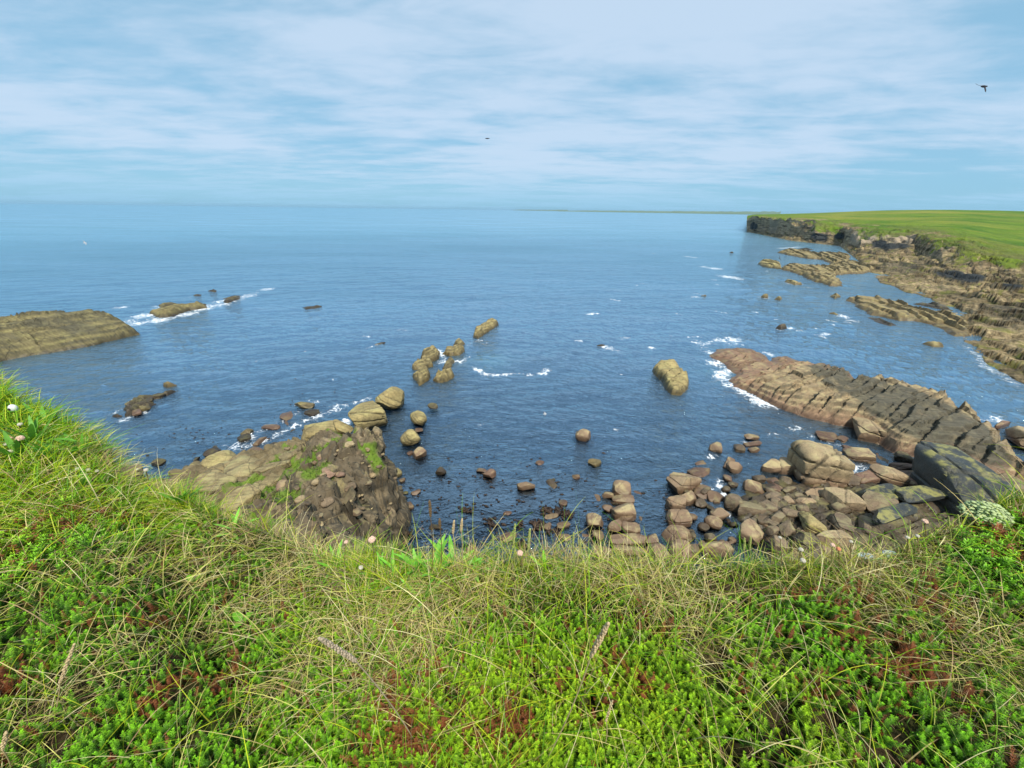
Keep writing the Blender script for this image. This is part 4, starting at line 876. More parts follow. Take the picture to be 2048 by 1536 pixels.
foam_line([(692,838),(680,845),(696,860)], 0.4, 1.3)
foam_line([(420,900),(470,880),(540,848),(600,805),(650,790)], 0.7, 0.5)
foam_line([(1395,965),(1420,978),(1445,990),(1455,1005)], 0.35, 1.1)
foam_line([(1440,958),(1440,985)], 0.3, 0.8)
foam_line([(1410,915),(1440,912)], 0.3, 1.0)
foam_line([(1675,915),(1690,935),(1710,948)], 0.7, 1.25)
foam_line([(1660,930),(1690,945),(1725,940),(1700,925)], 0.5, 1.0)
foam_line([(1585,858),(1610,852)], 0.4, 0.9); foam_line([(1520,865),(1560,868)], 0.4, 0.8); foam_line([(1480,880),(1500,888)], 0.3, 0.9)
foam_line([(1620,868),(1650,885),(1690,895)], 0.4, 0.6)
foam_line([(1960,835),(1990,838),(2010,832)], 1.0, 1.0); foam_line([(2010,900),(2040,920)], 0.8, 0.9)
foam_line([(1500,960),(1520,975)], 0.25, 0.7); foam_line([(1450,1010),(1455,1040)], 0.3, 0.8)

rgf = random.Random(5)
for k in range(46):
    px = rgf.uniform(1150, 1960); py = rgf.uniform(500, 690) if px > 1300 else rgf.uniform(560, 700)
    if px > 1650 and py > 520 + 0 * px and py < 640: continue
    L = rgf.uniform(6, 26) * (py - 420) / 200
    foam_line([(px, py), (px + L, py + rgf.uniform(-3, 5))], rgf.uniform(0.25, 0.7) * (900 - py) / 300, rgf.uniform(0.8, 1.15))
for k in range(22):
    px = rgf.uniform(420, 1250); py = rgf.uniform(640, 860); L = rgf.uniform(6, 22)
    foam_line([(px, py), (px + L, py + rgf.uniform(-6, 6))], rgf.uniform(0.2, 0.4), rgf.uniform(0.55, 0.8))
for bb, rt, kd, lb in [((256,280,802,816),20,'ochre','olive stone on the wide end of the low dark reef'), ((276,300,808,820),15,'ochre','olive stone nearest the viewer on the low dark reef'), ((284,308,796,806),12,'dark','dark stone in the middle of the low dark reef'), ((306,330,788,796),18,'dark','dark stone on the narrow end of the low dark reef'), ((262,284,820,830),15,'pink','reddish stone at the near edge of the low dark reef')]:
    boulder(bb, rt, kd, lb, 'slab', 0.5, 0.3, z0=0.0)
# weed clumps in the calm water
def weed(cx, cy, wpx, label, seed):
    rg = np.random.default_rng(seed); Vs, Fs = [], []; o = 0
    s = 14 / 0.62 / FPX * wpx
    c = P(cx, cy, 0)
    for k in range(26):
        D, F = ico(1); r = s * rg.uniform(0.07, 0.16)
        v = D * [r * rg.uniform(0.6, 2.2), r * rg.uniform(0.4, 1), r * 0.35]
        a = rg.uniform(0, 6.28); ca, sa = math.cos(a), math.sin(a)
        v = np.stack([v[:, 0] * ca - v[:, 1] * sa, v[:, 0] * sa + v[:, 1] * ca, v[:, 2]], -1) * (1 + 0.3 * rg.normal(size=(len(v), 1)))
        v = v + [rg.normal(0, s * 0.28), rg.normal(0, s * 0.22), rg.uniform(0.0, 0.05)]
        Vs.append(v); Fs.append(F + o); o += len(v)
    ob = npmesh('seaweed_clump', np.concatenate(Vs), np.concatenate(Fs), M_weed, {'dark': np.zeros(o)}, True); ob.location = (c[0], c[1], 0.0)
    tag(ob, label, 'seaweed', 'floating seaweed clumps')
for k, (a, b, ww, lb) in enumerate([(1092,1020,26,'dark seaweed clump, leftmost of the large central tangle'), (1120,1022,26,'dark seaweed clump draped over a pink stone'), (1136,1030,20,'dark seaweed clump at the right of the large tangle'), (1080,1050,26,'seaweed clump below the large central tangle'), (1108,1062,22,'seaweed clump next to the upright pink stone'),
        (985,1048,22,'seaweed clump with white foam under it'), (1040,1048,18,'small round seaweed clump left of the large tangle'), (934,1019,19,'lone seaweed clump in dark water above the seed spikes'), (818,1068,18,'seaweed clump right of the spur foot'), (1040,1092,22,'seaweed clump just above the grass tips at centre')]):
    weed(a, b, ww, lb, 40 + k)
rg = np.random.default_rng(77); sp = []
for k in range(380):
    u = rg.normal(0, 1, 2)
    cx, cy, sx_, sy_ = [(900, 955, 60, 22), (1080, 1010, 70, 40), (960, 1000, 90, 30), (1130, 960, 90, 30), (1350, 1010, 30, 40), (380, 880, 60, 20), (540, 800, 90, 50)][rg.integers(7)]
    px, py = cx + u[0] * sx_, cy + u[1] * sy_
    sp.append((*P(px, py, 0.02)[:2], 0.025))
sp = np.array(sp); n = len(sp); D, F = ico(1); sp[:, 2] = 0.0
V = D[None] * (rg.uniform(0.02, 0.07, (n, 1, 1)) * np.stack([rg.uniform(0.8, 2.2, n), rg.uniform(0.5, 1.3, n), np.full(n, 0.25)], -1)[:, None, :]) + sp[:, None, :]
Fa = (F[None] + (np.arange(n) * len(D))[:, None, None]).reshape(-1, 3)
ob = npmesh('floating_weed', V.reshape(-1, 3), Fa, M_weed, {'dark': np.zeros(n * len(D))}); tag(ob, 'specks of dark seaweed drifting in the calm near water', 'seaweed', kind='stuff')

# ------------------------------------------------------------------ far coast (terrain sheet)
def hr_(px, py, z): q = P(px, py, z); return np.hypot(q[0], q[1])
def pz(px, py, z): return P(px, py, z)
def pr(px, py, r): return Pr(px, py, r)
COLS = []
def col_(px, wl, base, bz, dr, grass, m1, sky_, rs, rm=90, z_end=None):
    """one section of the coast, from the water to beyond the skyline"""
    w0 = P(px, wl, 0); rw = np.hypot(*w0[:2]); u = w0[:2] / rw
    b = P(px, base, bz); rb_ = max(np.hypot(*b[:2]), rw + 2)
    b = np.array([*(u * rb_), 14 + (P(px, base, bz)[2] - 14) * 1.0]) if rb_ > rw + 2 else Pr(px, base, rb_)
    g = Pr(px, grass, rb_ + dr)
    m = Pr(px, m1, rb_ + dr + rm)
    s = Pr(px, sky_, rs)
    e = np.array([*(u * (rs + 500)), s[2] - 2])
    uw = np.array([*(u * (rw - 3)), -1.5])
    pl = 0.5 * (w0 + b); pl[2] = 0.55 * b[2] + 0.3
    COLS.append([uw, w0, pl, b, g, m, s, e])
col_(1494, 463, 462, 0.6, 3, 437, 434, 431, 420, 30)
col_(1506, 466, 462, 1.0, 4, 434, 431, 429.5, 480, 40)
col_(1535, 472, 466, 1.2, 5, 437, 432, 428.5, 560, 60)
col_(1580, 481, 473, 1.5, 8, 441, 433, 427.5, 620, 80)
col_(1630, 486, 480, 1.5, 12, 446, 433, 426, 650, 90)
col_(1680, 492, 483, 1.5, 14, 452, 434, 424, 650, 100)
col_(1715, 520, 498, 1.8, 34, 462, 437, 422.5, 640, 110)
col_(1760, 566, 505, 2.0, 34, 466, 440, 421, 620, 110)
col_(1810, 583, 510, 2.0, 34, 469, 442, 420, 600, 110)
col_(1860, 598, 528, 2.0, 34, 476, 446, 419.5, 600, 110)
col_(1905, 628, 540, 2.0, 34, 486, 450, 419.5, 600, 110)
col_(1930, 684, 549, 2.0, 34, 494, 454, 420, 600, 110)
col_(1965, 698, 558, 2.0, 34, 508, 460, 420.5, 600, 110)
col_(1992, 722, 568, 2.2, 34, 520, 468, 421, 600, 110)
col_(2048, 757, 590, 2.2, 34, 534, 480, 422.5, 600, 110)
col_(2140, 800, 605, 2.5, 18, 560, 500, 425, 600, 100)
col_(2300, 860, 650, 3.0, 18, 600, 530, 428, 600, 100)
C = np.array(COLS)                      # (nc, 8, 3)
nc = len(COLS); NU, NK = 520, 8
uu_ = np.linspace(0, nc - 1, NU); iu = np.minimum(uu_.astype(int), nc - 2); fu = uu_ - iu; fu = fu * fu * (3 - 2 * fu) * 0.5 + fu * 0.5
Cu = C[iu] * (1 - fu)[:, None, None] + C[iu + 1] * fu[:, None, None]
ks = np.concatenate([np.linspace(0, 1, 6)[:-1], np.linspace(1, 3, 90)[:-1], np.linspace(3, 4, 90)[:-1], np.linspace(4, 5, 90)[:-1], np.linspace(5, 6, 50)[:-1], np.linspace(6, 7, 8)])
ik = np.minimum(ks.astype(int), 6); fk = ks - ik
G = Cu[:, ik] * (1 - fk)[None, :, None] + Cu[:, ik + 1] * fk[None, :, None]
KK = np.tile(ks[None], (NU, 1)); X, Y, Z = G[..., 0], G[..., 1], G[..., 2].copy()
# ragged waterline and buttresses: push points along the view line from the land
rr = np.hypot(X, Y); ang = np.arctan2(X, Y)
push = 5.0 * fbm(ang * 20, rr * 0.01, o=3, seed=301) + 1.6 * vn(0 * X + 3, ang * 8, Z * 0.7, 308) * (KK > 2.8) * (KK < 4.2) + 2.2 * fbm(X * 0.16, Y * 0.16, o=4, seed=303)
push2 = 1.0 * fbm(ang * 55, 0 * ang, o=3, seed=305) + 0.6 * fbm(X * 0.10, Y * 0.10, o=3, seed=306)
amp = np.interp(ks, [0, 1, 2, 3, 3.5, 4, 5, 6], [0.7, 1.1, 1.0, 0.9, 1.0, 0.8, 0, 0])
rn = rr + push * amp[None] + np.interp(ks, [3.0, 3.6, 4.0, 5.0], [0, 3, 3, 0])[None] * (push2 + 0.15)
X = X * rn / rr; Y = Y * rn / rr
st, gm = strata(X, Y, ((1560, 503), (1690, 560)), 2.6, 1.3, 5.0, 311, groove=0.35, blk=1.2, warp=0.8)
platm = np.interp(ks, [0, 1, 1.3, 3, 3.3, 4, 4.4], [0, 0.15, 0.6, 0.8, 1.0, 0.5, 0])[None]
Z = Z + st * platm * 0.75 + platm * (1.5 * fbm(X * 0.08, Y * 0.08, o=5, seed=320) + 0.7 * fbm(X * 0.5, Y * 0.5, o=3, seed=322))
Z = Z + np.interp(ks, [2.6, 3.2, 4.2, 5.0], [0, 1, 1, 0])[None] * (1.3 * fbm(X * 0.09, Y * 0.09, o=5, seed=326) + 0.5 * fbm(X * 0.4, Y * 0.4, o=3, seed=327))
grs = np.interp(ks, [3.6, 4, 5, 6, 7], [0, 0.7, 1, 1, 1])[None]
Z = Z + grs * (0.7 * fbm(X * 0.03, Y * 0.03, o=4, seed=330) + 0.15 * fbm(X * 0.3, Y * 0.3, o=3, seed=331)) * np.interp(ks, [4, 5, 5.5], [1, 0.6, 0.15])[None]
gmask = sstep(KK + 0.5 * fbm(X * 0.18, Y * 0.18, o=3, seed=343) + 1.3 * fbm(X * 0.06, Y * 0.06, o=5, seed=340) + 0.35 * fbm(X * 0.4, Y * 0.4, o=3, seed=341) + 0.3 * sstep(to_px(X, Y, Z)[0], 1680, 1760), 3.72, 4.02)
dkc = np.clip(np.clip(gm, 0, 1) * 0.5 * platm + 0.35 * sstep(fbm(X * 0.07, Y * 0.07, o=4, seed=350), 0.12, 0.4) * np.interp(ks, [2.6, 3.0, 3.35, 3.6], [0, 0.8, 0.5, 0])[None] + 0.8 * sstep(fbm(X * 0.1, Y * 0.1, o=4, seed=351), 0.0, 0.35) * np.interp(ks, [1.2, 2.0, 3.0], [0, 0.8, 0.3])[None], 0, 1)
cpx, cpy = to_px(X, Y, Z)
for a, b, ra_, rb2 in [(1782, 492, 46, 8), (1760, 486, 20, 8), (1900, 548, 34, 9), (1940, 556, 34, 9), (1640, 474, 20, 10), (1680, 472, 14, 8), (1507, 452, 10, 10), (2020, 572, 30, 6)]:  # dark spots painted on the cliff: cave shade, plus dark rock
    dkc = np.maximum(dkc, sstep(np.exp(-((cpx - a) / ra_) ** 2 - ((cpy - b) / rb2) ** 2) + 0.25 * fbm(X * 0.2, Y * 0.2, o=3, seed=352), 0.35, 0.6))
# pale scree patches
pale = sstep(fbm(X * 0.06 + 9, Y * 0.06, o=4, seed=360), 0.1, 0.35) * np.interp(ks, [3.0, 3.3, 3.8, 4.1], [0, 1, 0.9, 0])[None]
m, nt = newmat('coast_land')
geo = nt.n('ShaderNodeNewGeometry'); pos = geo.outputs['Position']
rk = nt.mix(nt.noise(pos, 0.18, 6, 0.65), (0.06, 0.05, 0.03), (0.42, 0.32, 0.175))
rk = nt.mix(1.0, rk, nt.ramp(nt.noise(pos, 1.3, 5, 0.7), [(0.32, 0.25), (0.5, 0.9), (0.66, 1.6)]), 'MULTIPLY')
rk = nt.mix(nt.maprange(nt.noise(pos, 0.5, 5, 0.6), 0.52, 0.66), rk, (0.17, 0.17, 0.04))
bmp = nt.n('ShaderNodeMapping', None, Vector=pos); bmp.inputs['Scale'].default_value = (0.08, 0.08, 1.4)
bnd = nt.noise(bmp, 1.0, 4, 0.6)
rk = nt.mix(1.0, rk, nt.ramp(bnd, [(0.35, 0.6), (0.6, 1.3)]), 'MULTIPLY')
up0 = nt.n('ShaderNodeSeparateXYZ', None, i0=geo.outputs['Normal']).outputs[2]
rk = nt.mix(nt.math('MULTIPLY', nt.maprange(up0, 0.75, 0.35), 0.8), rk, nt.mix(1.0, nt.mix(nt.noise(pos, 0.35, 5, 0.6), (0.40, 0.28, 0.17), (0.56, 0.43, 0.28)), nt.ramp(bnd, [(0.38, 0.35), (0.55, 1.1)]), 'MULTIPLY'))
rk = nt.mix(attr(nt, 'pale').outputs['Fac'], rk, nt.mix(nt.noise(pos, 0.9, 5, 0.7), (0.24, 0.19, 0.13), (0.52, 0.42, 0.30)))
rk = nt.mix(attr(nt, 'dark').outputs['Fac'], rk, (0.035, 0.04, 0.042))
gr = nt.mix(nt.maprange(nt.noise(pos, 0.05, 5, 0.6), 0.35, 0.65), (0.05, 0.125, 0.008), (0.14, 0.21, 0.016))
gr = nt.mix(nt.maprange(nt.noise(pos, 0.015, 4, 0.6), 0.45, 0.65), gr, (0.21, 0.22, 0.035))
gr = nt.mix(nt.math('MULTIPLY', attr(nt, 'rim').outputs['Fac'], nt.maprange(nt.noise(pos, 0.07, 5, 0.65), 0.40, 0.58)), gr, nt.mix(nt.noise(pos, 0.2, 4, 0.6), (0.045, 0.10, 0.010), (0.20, 0.16, 0.07)))
gr = nt.mix(1.0, gr, nt.ramp(nt.noise(pos, 0.7, 4, 0.7), [(0.3, 0.72), (0.7, 1.2)]), 'MULTIPLY')
up_ = nt.n('ShaderNodeSeparateXYZ', None, i0=geo.outputs['Normal']).outputs[2]
cc = nt.mix(nt.math('MULTIPLY', attr(nt, 'grass').outputs['Fac'], nt.maprange(up_, 0.45, 0.75)), rk, gr)
bp = nt.n('ShaderNodeBump', None, Strength=0.8, Distance=0.8, Height=nt.noise(pos, 0.9, 6, 0.7))
b = nt.n('ShaderNodeBsdfPrincipled', None, Base_Color=cc, Roughness=0.9, Normal=bp); b.inputs['Specular IOR Level'].default_value = 0.15
nt.n('ShaderNodeOutputMaterial', None, Surface=b)
V = np.stack([X, Y, Z], -1).reshape(-1, 3)
ob = npmesh('hillside', V, gridfaces(NU, len(ks)), m, {'grass': gmask.ravel(), 'dark': dkc.ravel(), 'pale': pale.ravel(), 'rim': np.clip(1.5 - np.abs(KK - 4.0) * 2.0, 0, 1).ravel()}, True)
tag(ob, kind='structure')
for i in range(0, NU, 3):
    q = (X[i, 5], Y[i, 5]); rq = math.hypot(*q)
    s = vn(np.array([q[0] * 0.08]), np.array([q[1] * 0.08]), 0, 9)[0]
    if s > 0.1: FOAM.append((q[0] * (1 - 1.2 / rq), q[1] * (1 - 1.2 / rq), 0.9, 0.35 + s * 0.4))

# distant low coast
def strip(name, pxs, r, h, seed, label=None):
    pts = []
    xs = np.linspace(pxs[0], pxs[1], 160)
    near, crest, back = [], [], []
    for k, x in enumerate(xs):
        d = ray(x, 430.0); u = d[:2] / np.hypot(*d[:2]); t = k / 159
        rr_ = r * (1.0 - 0.25 * t)
        e = min(1, t * 8)
        hh = h * e * (0.45 + 0.75 * t) * (1 + 0.15 * float(vn(np.array([k * 0.3]), np.array([0.5]), 0, seed)[0]))
        near.append([*(u * rr_), 0.0]); crest.append([*(u * rr_ * 1.12), hh]); back.append([*(u * rr_ * 1.5), hh * 1.15])
    pre = [[p[0], p[1], -3] for p in near]
    low = [[p[0] * 1.004, p[1] * 1.004, min(5, c[2] * 0.5)] for p, c in zip(near, crest)]
    V = np.array([pre, near, low, crest, back]).transpose(1, 0, 2).reshape(-1, 3)
    m, nt = newmat(name + '_ground'); geo = nt.n('ShaderNodeNewGeometry')
    c = nt.mix(nt.noise(geo.outputs['Position'], 0.004, 4, 0.6), (0.07, 0.11, 0.07), (0.16, 0.22, 0.10))
    b = nt.n('ShaderNodeBsdfPrincipled', None, Base_Color=c, Roughness=1.0); nt.n('ShaderNodeOutputMaterial', None, Surface=b)
    ob = npmesh(name, V, gridfaces(160, 5), m, None, True); tag(ob, kind='structure')
strip('distant_hills', (1115, 1560), 5200, 22, 4)
strip('distant_shore', (1025, 1135), 8000, 16, 6)

# ------------------------------------------------------------------ sea
NA, NR_ = 760, 620
az = np.linspace(R(-82), R(84), NA)
rr = np.concatenate([np.geomspace(4.0, 420, NR_ - 70), np.geomspace(430, 18500, 70)])
AZ, RR = np.meshgrid(az, rr, indexing='ij')
X = np.sin(AZ) * RR; Y = np.cos(AZ) * RR
calm_c = P(1010, 1020, 0)[:2]
dc = np.hypot((X - calm_c[0]) / 9.0, (Y - calm_c[1]) / 3.6)
calm = np.exp(-dc ** 2)
c2 = P(1900, 610, 0)[:2]; calm = np.maximum(calm, 0.8 * np.exp(-(((X - c2[0]) / 22) ** 2 + ((Y - c2[1]) / 10) ** 2)))
ck = P(1430, 1040, 0)[:2]; calm = np.maximum(calm, 0.9 * np.exp(-(((X - ck[0]) / 4) ** 2 + ((Y - ck[1]) / 2.5) ** 2)))
fade = np.clip(1 - np.log(RR / 60) / np.log(7), 0, 1)
ca, sa = math.cos(R(14)), math.sin(R(14))
U = X * ca + Y * sa; Wv = -X * sa + Y * ca
Z = 0.10 * fbm(U * 0.10, Wv * 0.24, o=2, seed=401) + 0.075 * fbm(U * 0.30, Wv * 0.72, o=3, seed=402) + 0.03 * fbm(X * 1.1 + Y * 0.5, Y * 1.7, o=2, seed=403) * (RR < 70)
Z = Z * fade * (1 - 0.8 * calm)
Z = Z - 0.02
shallow = np.zeros_like(X)
def blob(px, py, rx, ry, s, arr, rot=0):
    c = P(px, py, 0)[:2]; dx = X - c[0]; dy = Y - c[1]
    cr, sr = math.cos(rot), math.sin(rot)
    d = ((dx * cr + dy * sr) / rx) ** 2 + ((-dx * sr + dy * cr) / ry) ** 2
    return np.maximum(arr, s * np.exp(-d))
for a in [(1010, 1010, 11, 4.5, 1.0), (1300, 1010, 7, 4.5, 1.0), (1450, 1000, 6, 5, 1.0), (1650, 910, 6, 4, 0.9), (850, 960, 4, 5, 0.8), (430, 930, 6, 5, 0.8), (570, 850, 7, 6, 0.5), (1860, 880, 4, 4, 0.8), (2000, 860, 6, 6, 0.8), (1640, 850, 9, 3.5, 0.8)]:
    shallow = blob(*a[:4], a[4], shallow)
turq = np.zeros_like(X)
for a in [(985, 718, 2.4, 2.8, 0.5), (1440, 745, 2.5, 2.5, 0.45), (1650, 862, 4.0, 1.5, 0.35), (1960, 820, 5, 4, 0.35), (1480, 960, 2, 1.5, 0.25), (1700, 920, 3, 1.5, 0.3), (1900, 800, 8, 3, 0.2), (1855, 930, 2, 2, 0.25)]:
    turq = blob(*a[:4], a[4], turq)
turq = turq * (0.6 + 0.6 * fbm(X * 0.6, Y * 0.6, o=3, seed=411))
foam = np.zeros_like(X)
for fx_, fy_, r_, s_ in FOAM:
    d = math.hypot(fx_, fy_); a0 = math.atan2(fx_, fy_); k = r_ * 2.2
    i0, i1 = np.searchsorted(az, a0 - k / d), np.searchsorted(az, a0 + k / d) + 1
    j0, j1 = np.searchsorted(rr, d - k), np.searchsorted(rr, d + k) + 1
    sub = np.s_[i0:i1, j0:j1]
    g = s_ * np.exp(-(((X[sub] - fx_) ** 2 + (Y[sub] - fy_) ** 2) / r_ ** 2))
    foam[sub] = np.maximum(foam[sub], g)
foam = np.clip(foam, 0, 1.3)
V = np.stack([X, Y, Z], -1).reshape(-1, 3); F = gridfaces(NA, NR_)[:, ::-1]
# close the body of water: sides and a flat bottom
n0 = len(V)
per = np.concatenate([np.arange(NA) * NR_, (NA - 1) * NR_ + np.arange(1, NR_), (np.arange(NA - 2, -1, -1)) * NR_ + NR_ - 1, np.arange(NR_ - 2, 0, -1)])
Vb = V[per].copy(); Vb[:, 2] = -14
cen = np.array([[0, 30, -14.0]])
m_ = len(per); nx_ = np.roll(np.arange(m_), -1)
side = np.stack([per, n0 + np.arange(m_), n0 + nx_, per[nx_]], -1)
bot = np.stack([n0 + np.arange(m_), np.full(m_, n0 + m_), n0 + nx_, n0 + nx_], -1)
V = np.concatenate([V, Vb, cen]); z1 = np.zeros(m_ + 1)
bt = bot[:, :3]
Fq = np.concatenate([F, side]); 
# quads and triangles: split everything into triangles
Ft = np.concatenate([Fq[:, [0, 1, 2]], Fq[:, [0, 2, 3]], bt])
ex = lambda a: np.concatenate([a.ravel(), z1])
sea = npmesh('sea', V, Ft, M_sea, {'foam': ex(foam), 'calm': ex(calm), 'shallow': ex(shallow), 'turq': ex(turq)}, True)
tag(sea, kind='structure')

# seabed
NX = 200
X, Y = np.meshgrid(np.linspace(-160, 320, 320), np.linspace(2, 300, 240), indexing='ij')
D0 = np.hypot(X, Y)
Z = -0.75 - np.clip((D0 - 14) * 0.10, 0, 9) + 0.45 * fbm(X * 0.45, Y * 0.45, o=5, seed=501)
m, nt = newmat('seabed_ground'); geo = nt.n('ShaderNodeNewGeometry'); pos = geo.outputs['Position']
c = nt.mix(nt.maprange(nt.noise(pos, 0.5, 5, 0.6), 0.4, 0.6), (0.02, 0.03, 0.035), (0.16, 0.12, 0.08))
b = nt.n('ShaderNodeBsdfPrincipled', None, Base_Color=c, Roughness=0.9, Normal=nt.n('ShaderNodeBump', None, Strength=0.6, Distance=0.2, Height=nt.noise(pos, 3.0, 4, 0.6))); nt.n('ShaderNodeOutputMaterial', None, Surface=b)
ob = npmesh('seabed', np.stack([X, Y, Z], -1).reshape(-1, 3), gridfaces(320, 240), m, None, True); tag(ob, kind='structure')

# ------------------------------------------------------------------ near turf
EDGE = [(-260,726,1.05,5.6),(0,771,1.05,None),(45,821,1.10,None),(100,832,1.14,None),(160,872,1.18,None),(215,912,1.24,None),(245,951,1.28,None),(275,984,1.30,None),(340,1001,1.26,None),(385,1014,1.22,None),(470,1049,1.17,None),(560,1078,1.12,None),(640,1120,1.08,None),(700,1146,1.05,None),(800,1154,1.03,None),(900,1156,1.02,None),(1000,1148,1.02,None),(1150,1152,1.02,None),(1300,1156,1.02,None),(1400,1154,1.03,None),(1500,1142,1.04,None),(1600,1140,1.04,None),(1700,1124,1.03,None),(1760,1124,1.02,None),(1830,1092,1.00,None),(1880,1068,0.98,None),(1930,1054,0.97,None),(1965,1028,0.97,None),(2000,1010,0.96,None),(2048,998,0.95,None),(2200,970,0.93,None)]
ea, er, ed = [], [], []
for px, py, D_, _ in EDGE:
    d = ray(px, py); hor = math.hypot(d[0], d[1]); ea.append(math.degrees(math.atan2(d[0], d[1]))); er.append(D_ / (-d[2] / hor)); ed.append(D_)
ea = [-180, -120, -90] + ea + [75, 100, 130, 180]; er = [30, 25, 12] + er + [3.2, 8, 22, 30]; ed = [0.2, 0.4, 0.8] + ed + [0.95, 0.8, 0.4, 0.2]
ea, er, ed = map(np.array, (ea, er, ed))
def drop_at(a_deg, r, detail=True):
    """how far the turf lies below the camera"""
    Re = np.interp(a_deg, ea, er); De = np.interp(a_deg, ea, ed)
    D0_ = 1.10
    t = np.clip(r / Re, 0, 1)
    d = D0_ + (De - D0_) * t
    d = d + 0.05 * np.sin(np.pi * t) * sstep(Re, 1.0, 2.0)
    x = r * np.sin(np.radians(a_deg)); y = r * np.cos(np.radians(a_deg))
    if detail:
        d = d + 0.030 * fbm(x * 2.4, y * 2.4, o=4, seed=601) * (0.4 + 0.6 * np.clip(Re - r, 0, 0.5) / 0.5) + 0.16 * fbm(x * 0.7, y * 0.7, o=2, seed=603) * sstep(r, 1.6, 3.5) * np.clip((Re - r) / 1.0, 0, 1)
    o = np.maximum(r - Re, 0)
    d = d + np.where(o < 0.35, 2.6 * o ** 2 + 0.5 * o, 2.6 * 0.35 ** 2 + 0.175 + (o - 0.35) * 3.4)
    return d
def turf_pt(px, py, lift=0.0):
    """where the view ray through a picture point meets the turf"""
    d = ray(px, py); hor = math.hypot(d[0], d[1]); a = math.degrees(math.atan2(d[0], d[1])); sl = -d[2] / hor
    r = 1.0
    for _ in range(40):
        r = 0.5 * r + 0.5 * float(drop_at(np.array([a]), np.array([r]))[0] - lift) / sl
    Re_ = float(np.interp(a, ea, er)); r = min(r, Re_ + 0.05)
    z = 14 - float(drop_at(np.array([a]), np.array([r]))[0])
    return np.array([r * math.sin(R(a)), r * math.cos(R(a)), z])
BARE = [(235,948,0.22,0.20),(170,895,0.20,0.14),(2000,1100,0.16,0.07)]
na, nr = 900, 260
aa = np.concatenate([np.linspace(-180, -80, 60)[:-1], np.linspace(-80, 76, na - 120)[:-1], np.linspace(76, 180, 62)])
na = len(aa)
tt = np.concatenate([np.linspace(0.0, 1, 120)[:-1], 1 + np.linspace(0, 1, nr - 119) ** 1.6 * 1.0])
nr = len(tt)
Re = np.interp(aa, ea, er)
Rg = np.where(tt[None] <= 1, tt[None] * Re[:, None], Re[:, None] + (tt[None] - 1) * 5.2)
Ag = np.tile(aa[:, None], (1, nr))
ovr = np.clip(Rg - Re[:, None], 0, 9)
Dg = drop_at(Ag, Rg)
X = Rg * np.sin(np.radians(Ag)); Y = Rg * np.cos(np.radians(Ag))
fc = sstep(ovr, 0.1, 0.8)
bump_ = fbm(X * 1.1, Y * 1.1, (14 - Dg) * 1.3, 4, 611)
Rg2 = Rg + fc * (0.45 * bump_ + 0.18 * fbm(X * 4, Y * 4, Dg * 4, 3, 613)) - fc * 0.15
X = Rg2 * np.sin(np.radians(Ag)); Y = Rg2 * np.cos(np.radians(Ag)); Z = 14 - Dg
m, nt = newmat('turf_ground'); geo = nt.n('ShaderNodeNewGeometry'); pos = geo.outputs['Position']
c = nt.mix(nt.maprange(nt.noise(pos, 7, 5, 0.7), 0.35, 0.65), (0.018, 0.014, 0.008), (0.07, 0.05, 0.025))
c = nt.mix(nt.maprange(nt.noise(pos, 2.2, 4, 0.6), 0.45, 0.6), c, (0.04, 0.06, 0.010))
rk = nt.mix(nt.noise(pos, 5, 6, 0.7), (0.07, 0.055, 0.038), (0.30, 0.23, 0.15))
c = nt.mix(attr(nt, 'cliff').outputs['Fac'], c, rk)
bp = nt.n('ShaderNodeBump', None, Strength=1.0, Distance=0.05, Height=nt.noise(pos, 14, 6, 0.7))
b = nt.n('ShaderNodeBsdfPrincipled', None, Base_Color=c, Roughness=0.95, Normal=bp); b.inputs['Specular IOR Level'].default_value = 0.1
nt.n('ShaderNodeOutputMaterial', None, Surface=b)
clf = sstep(ovr + 0.12 * fbm(X * 3, Y * 3, Z * 3, 3, 617), 0.22, 0.5)
for (a, b, rx, ry) in BARE:
    c_ = turf_pt(a, b); u_ = c_[:2] / np.hypot(*c_[:2]); dx = X - c_[0]; dy = Y - c_[1]
    clf = np.maximum(clf, sstep(np.exp(-((dx * u_[0] + dy * u_[1]) / ry) ** 2 - ((dx * u_[1] - dy * u_[0]) / rx) ** 2) + 0.3 * fbm(X * 5, Y * 5, o=3, seed=88), 0.4, 0.6))
Fg = gridfaces(na, nr)[:, ::-1]
ob = npmesh('ground', np.stack([X, Y, Z], -1).reshape(-1, 3), Fg, m, {'cliff': clf.ravel()}, True); tag(ob, kind='structure')

def scatter(n, amin=-80, amax=76, q=1.0, rmin=0.22, over=0.08, rng=RNG, maxr=9):
    """random points on the turf, denser near the viewer"""
    a = rng.uniform(amin, amax, n * 3); u = rng.uniform(0, 1, n * 3)
    Re_ = np.minimum(np.interp(a, ea, er) + over, maxr)
    # weight azimuths by their reach so the far bank gets its share
    keep = rng.uniform(0, 1, n * 3) < np.clip(Re_ / 3.0, 0.28, 1.0)
    a, u, Re_ = a[keep][:n], u[keep][:n], Re_[keep][:n]
    if q == 1.0: r = rmin + (Re_ - rmin) * u
    else: r = (rmin ** (2 - q) + (Re_ ** (2 - q) - rmin ** (2 - q)) * u) ** (1 / (2 - q))
    d = drop_at(a, r)
    return np.stack([r * np.sin(np.radians(a)), r * np.cos(np.radians(a)), 14 - d], -1), a, r
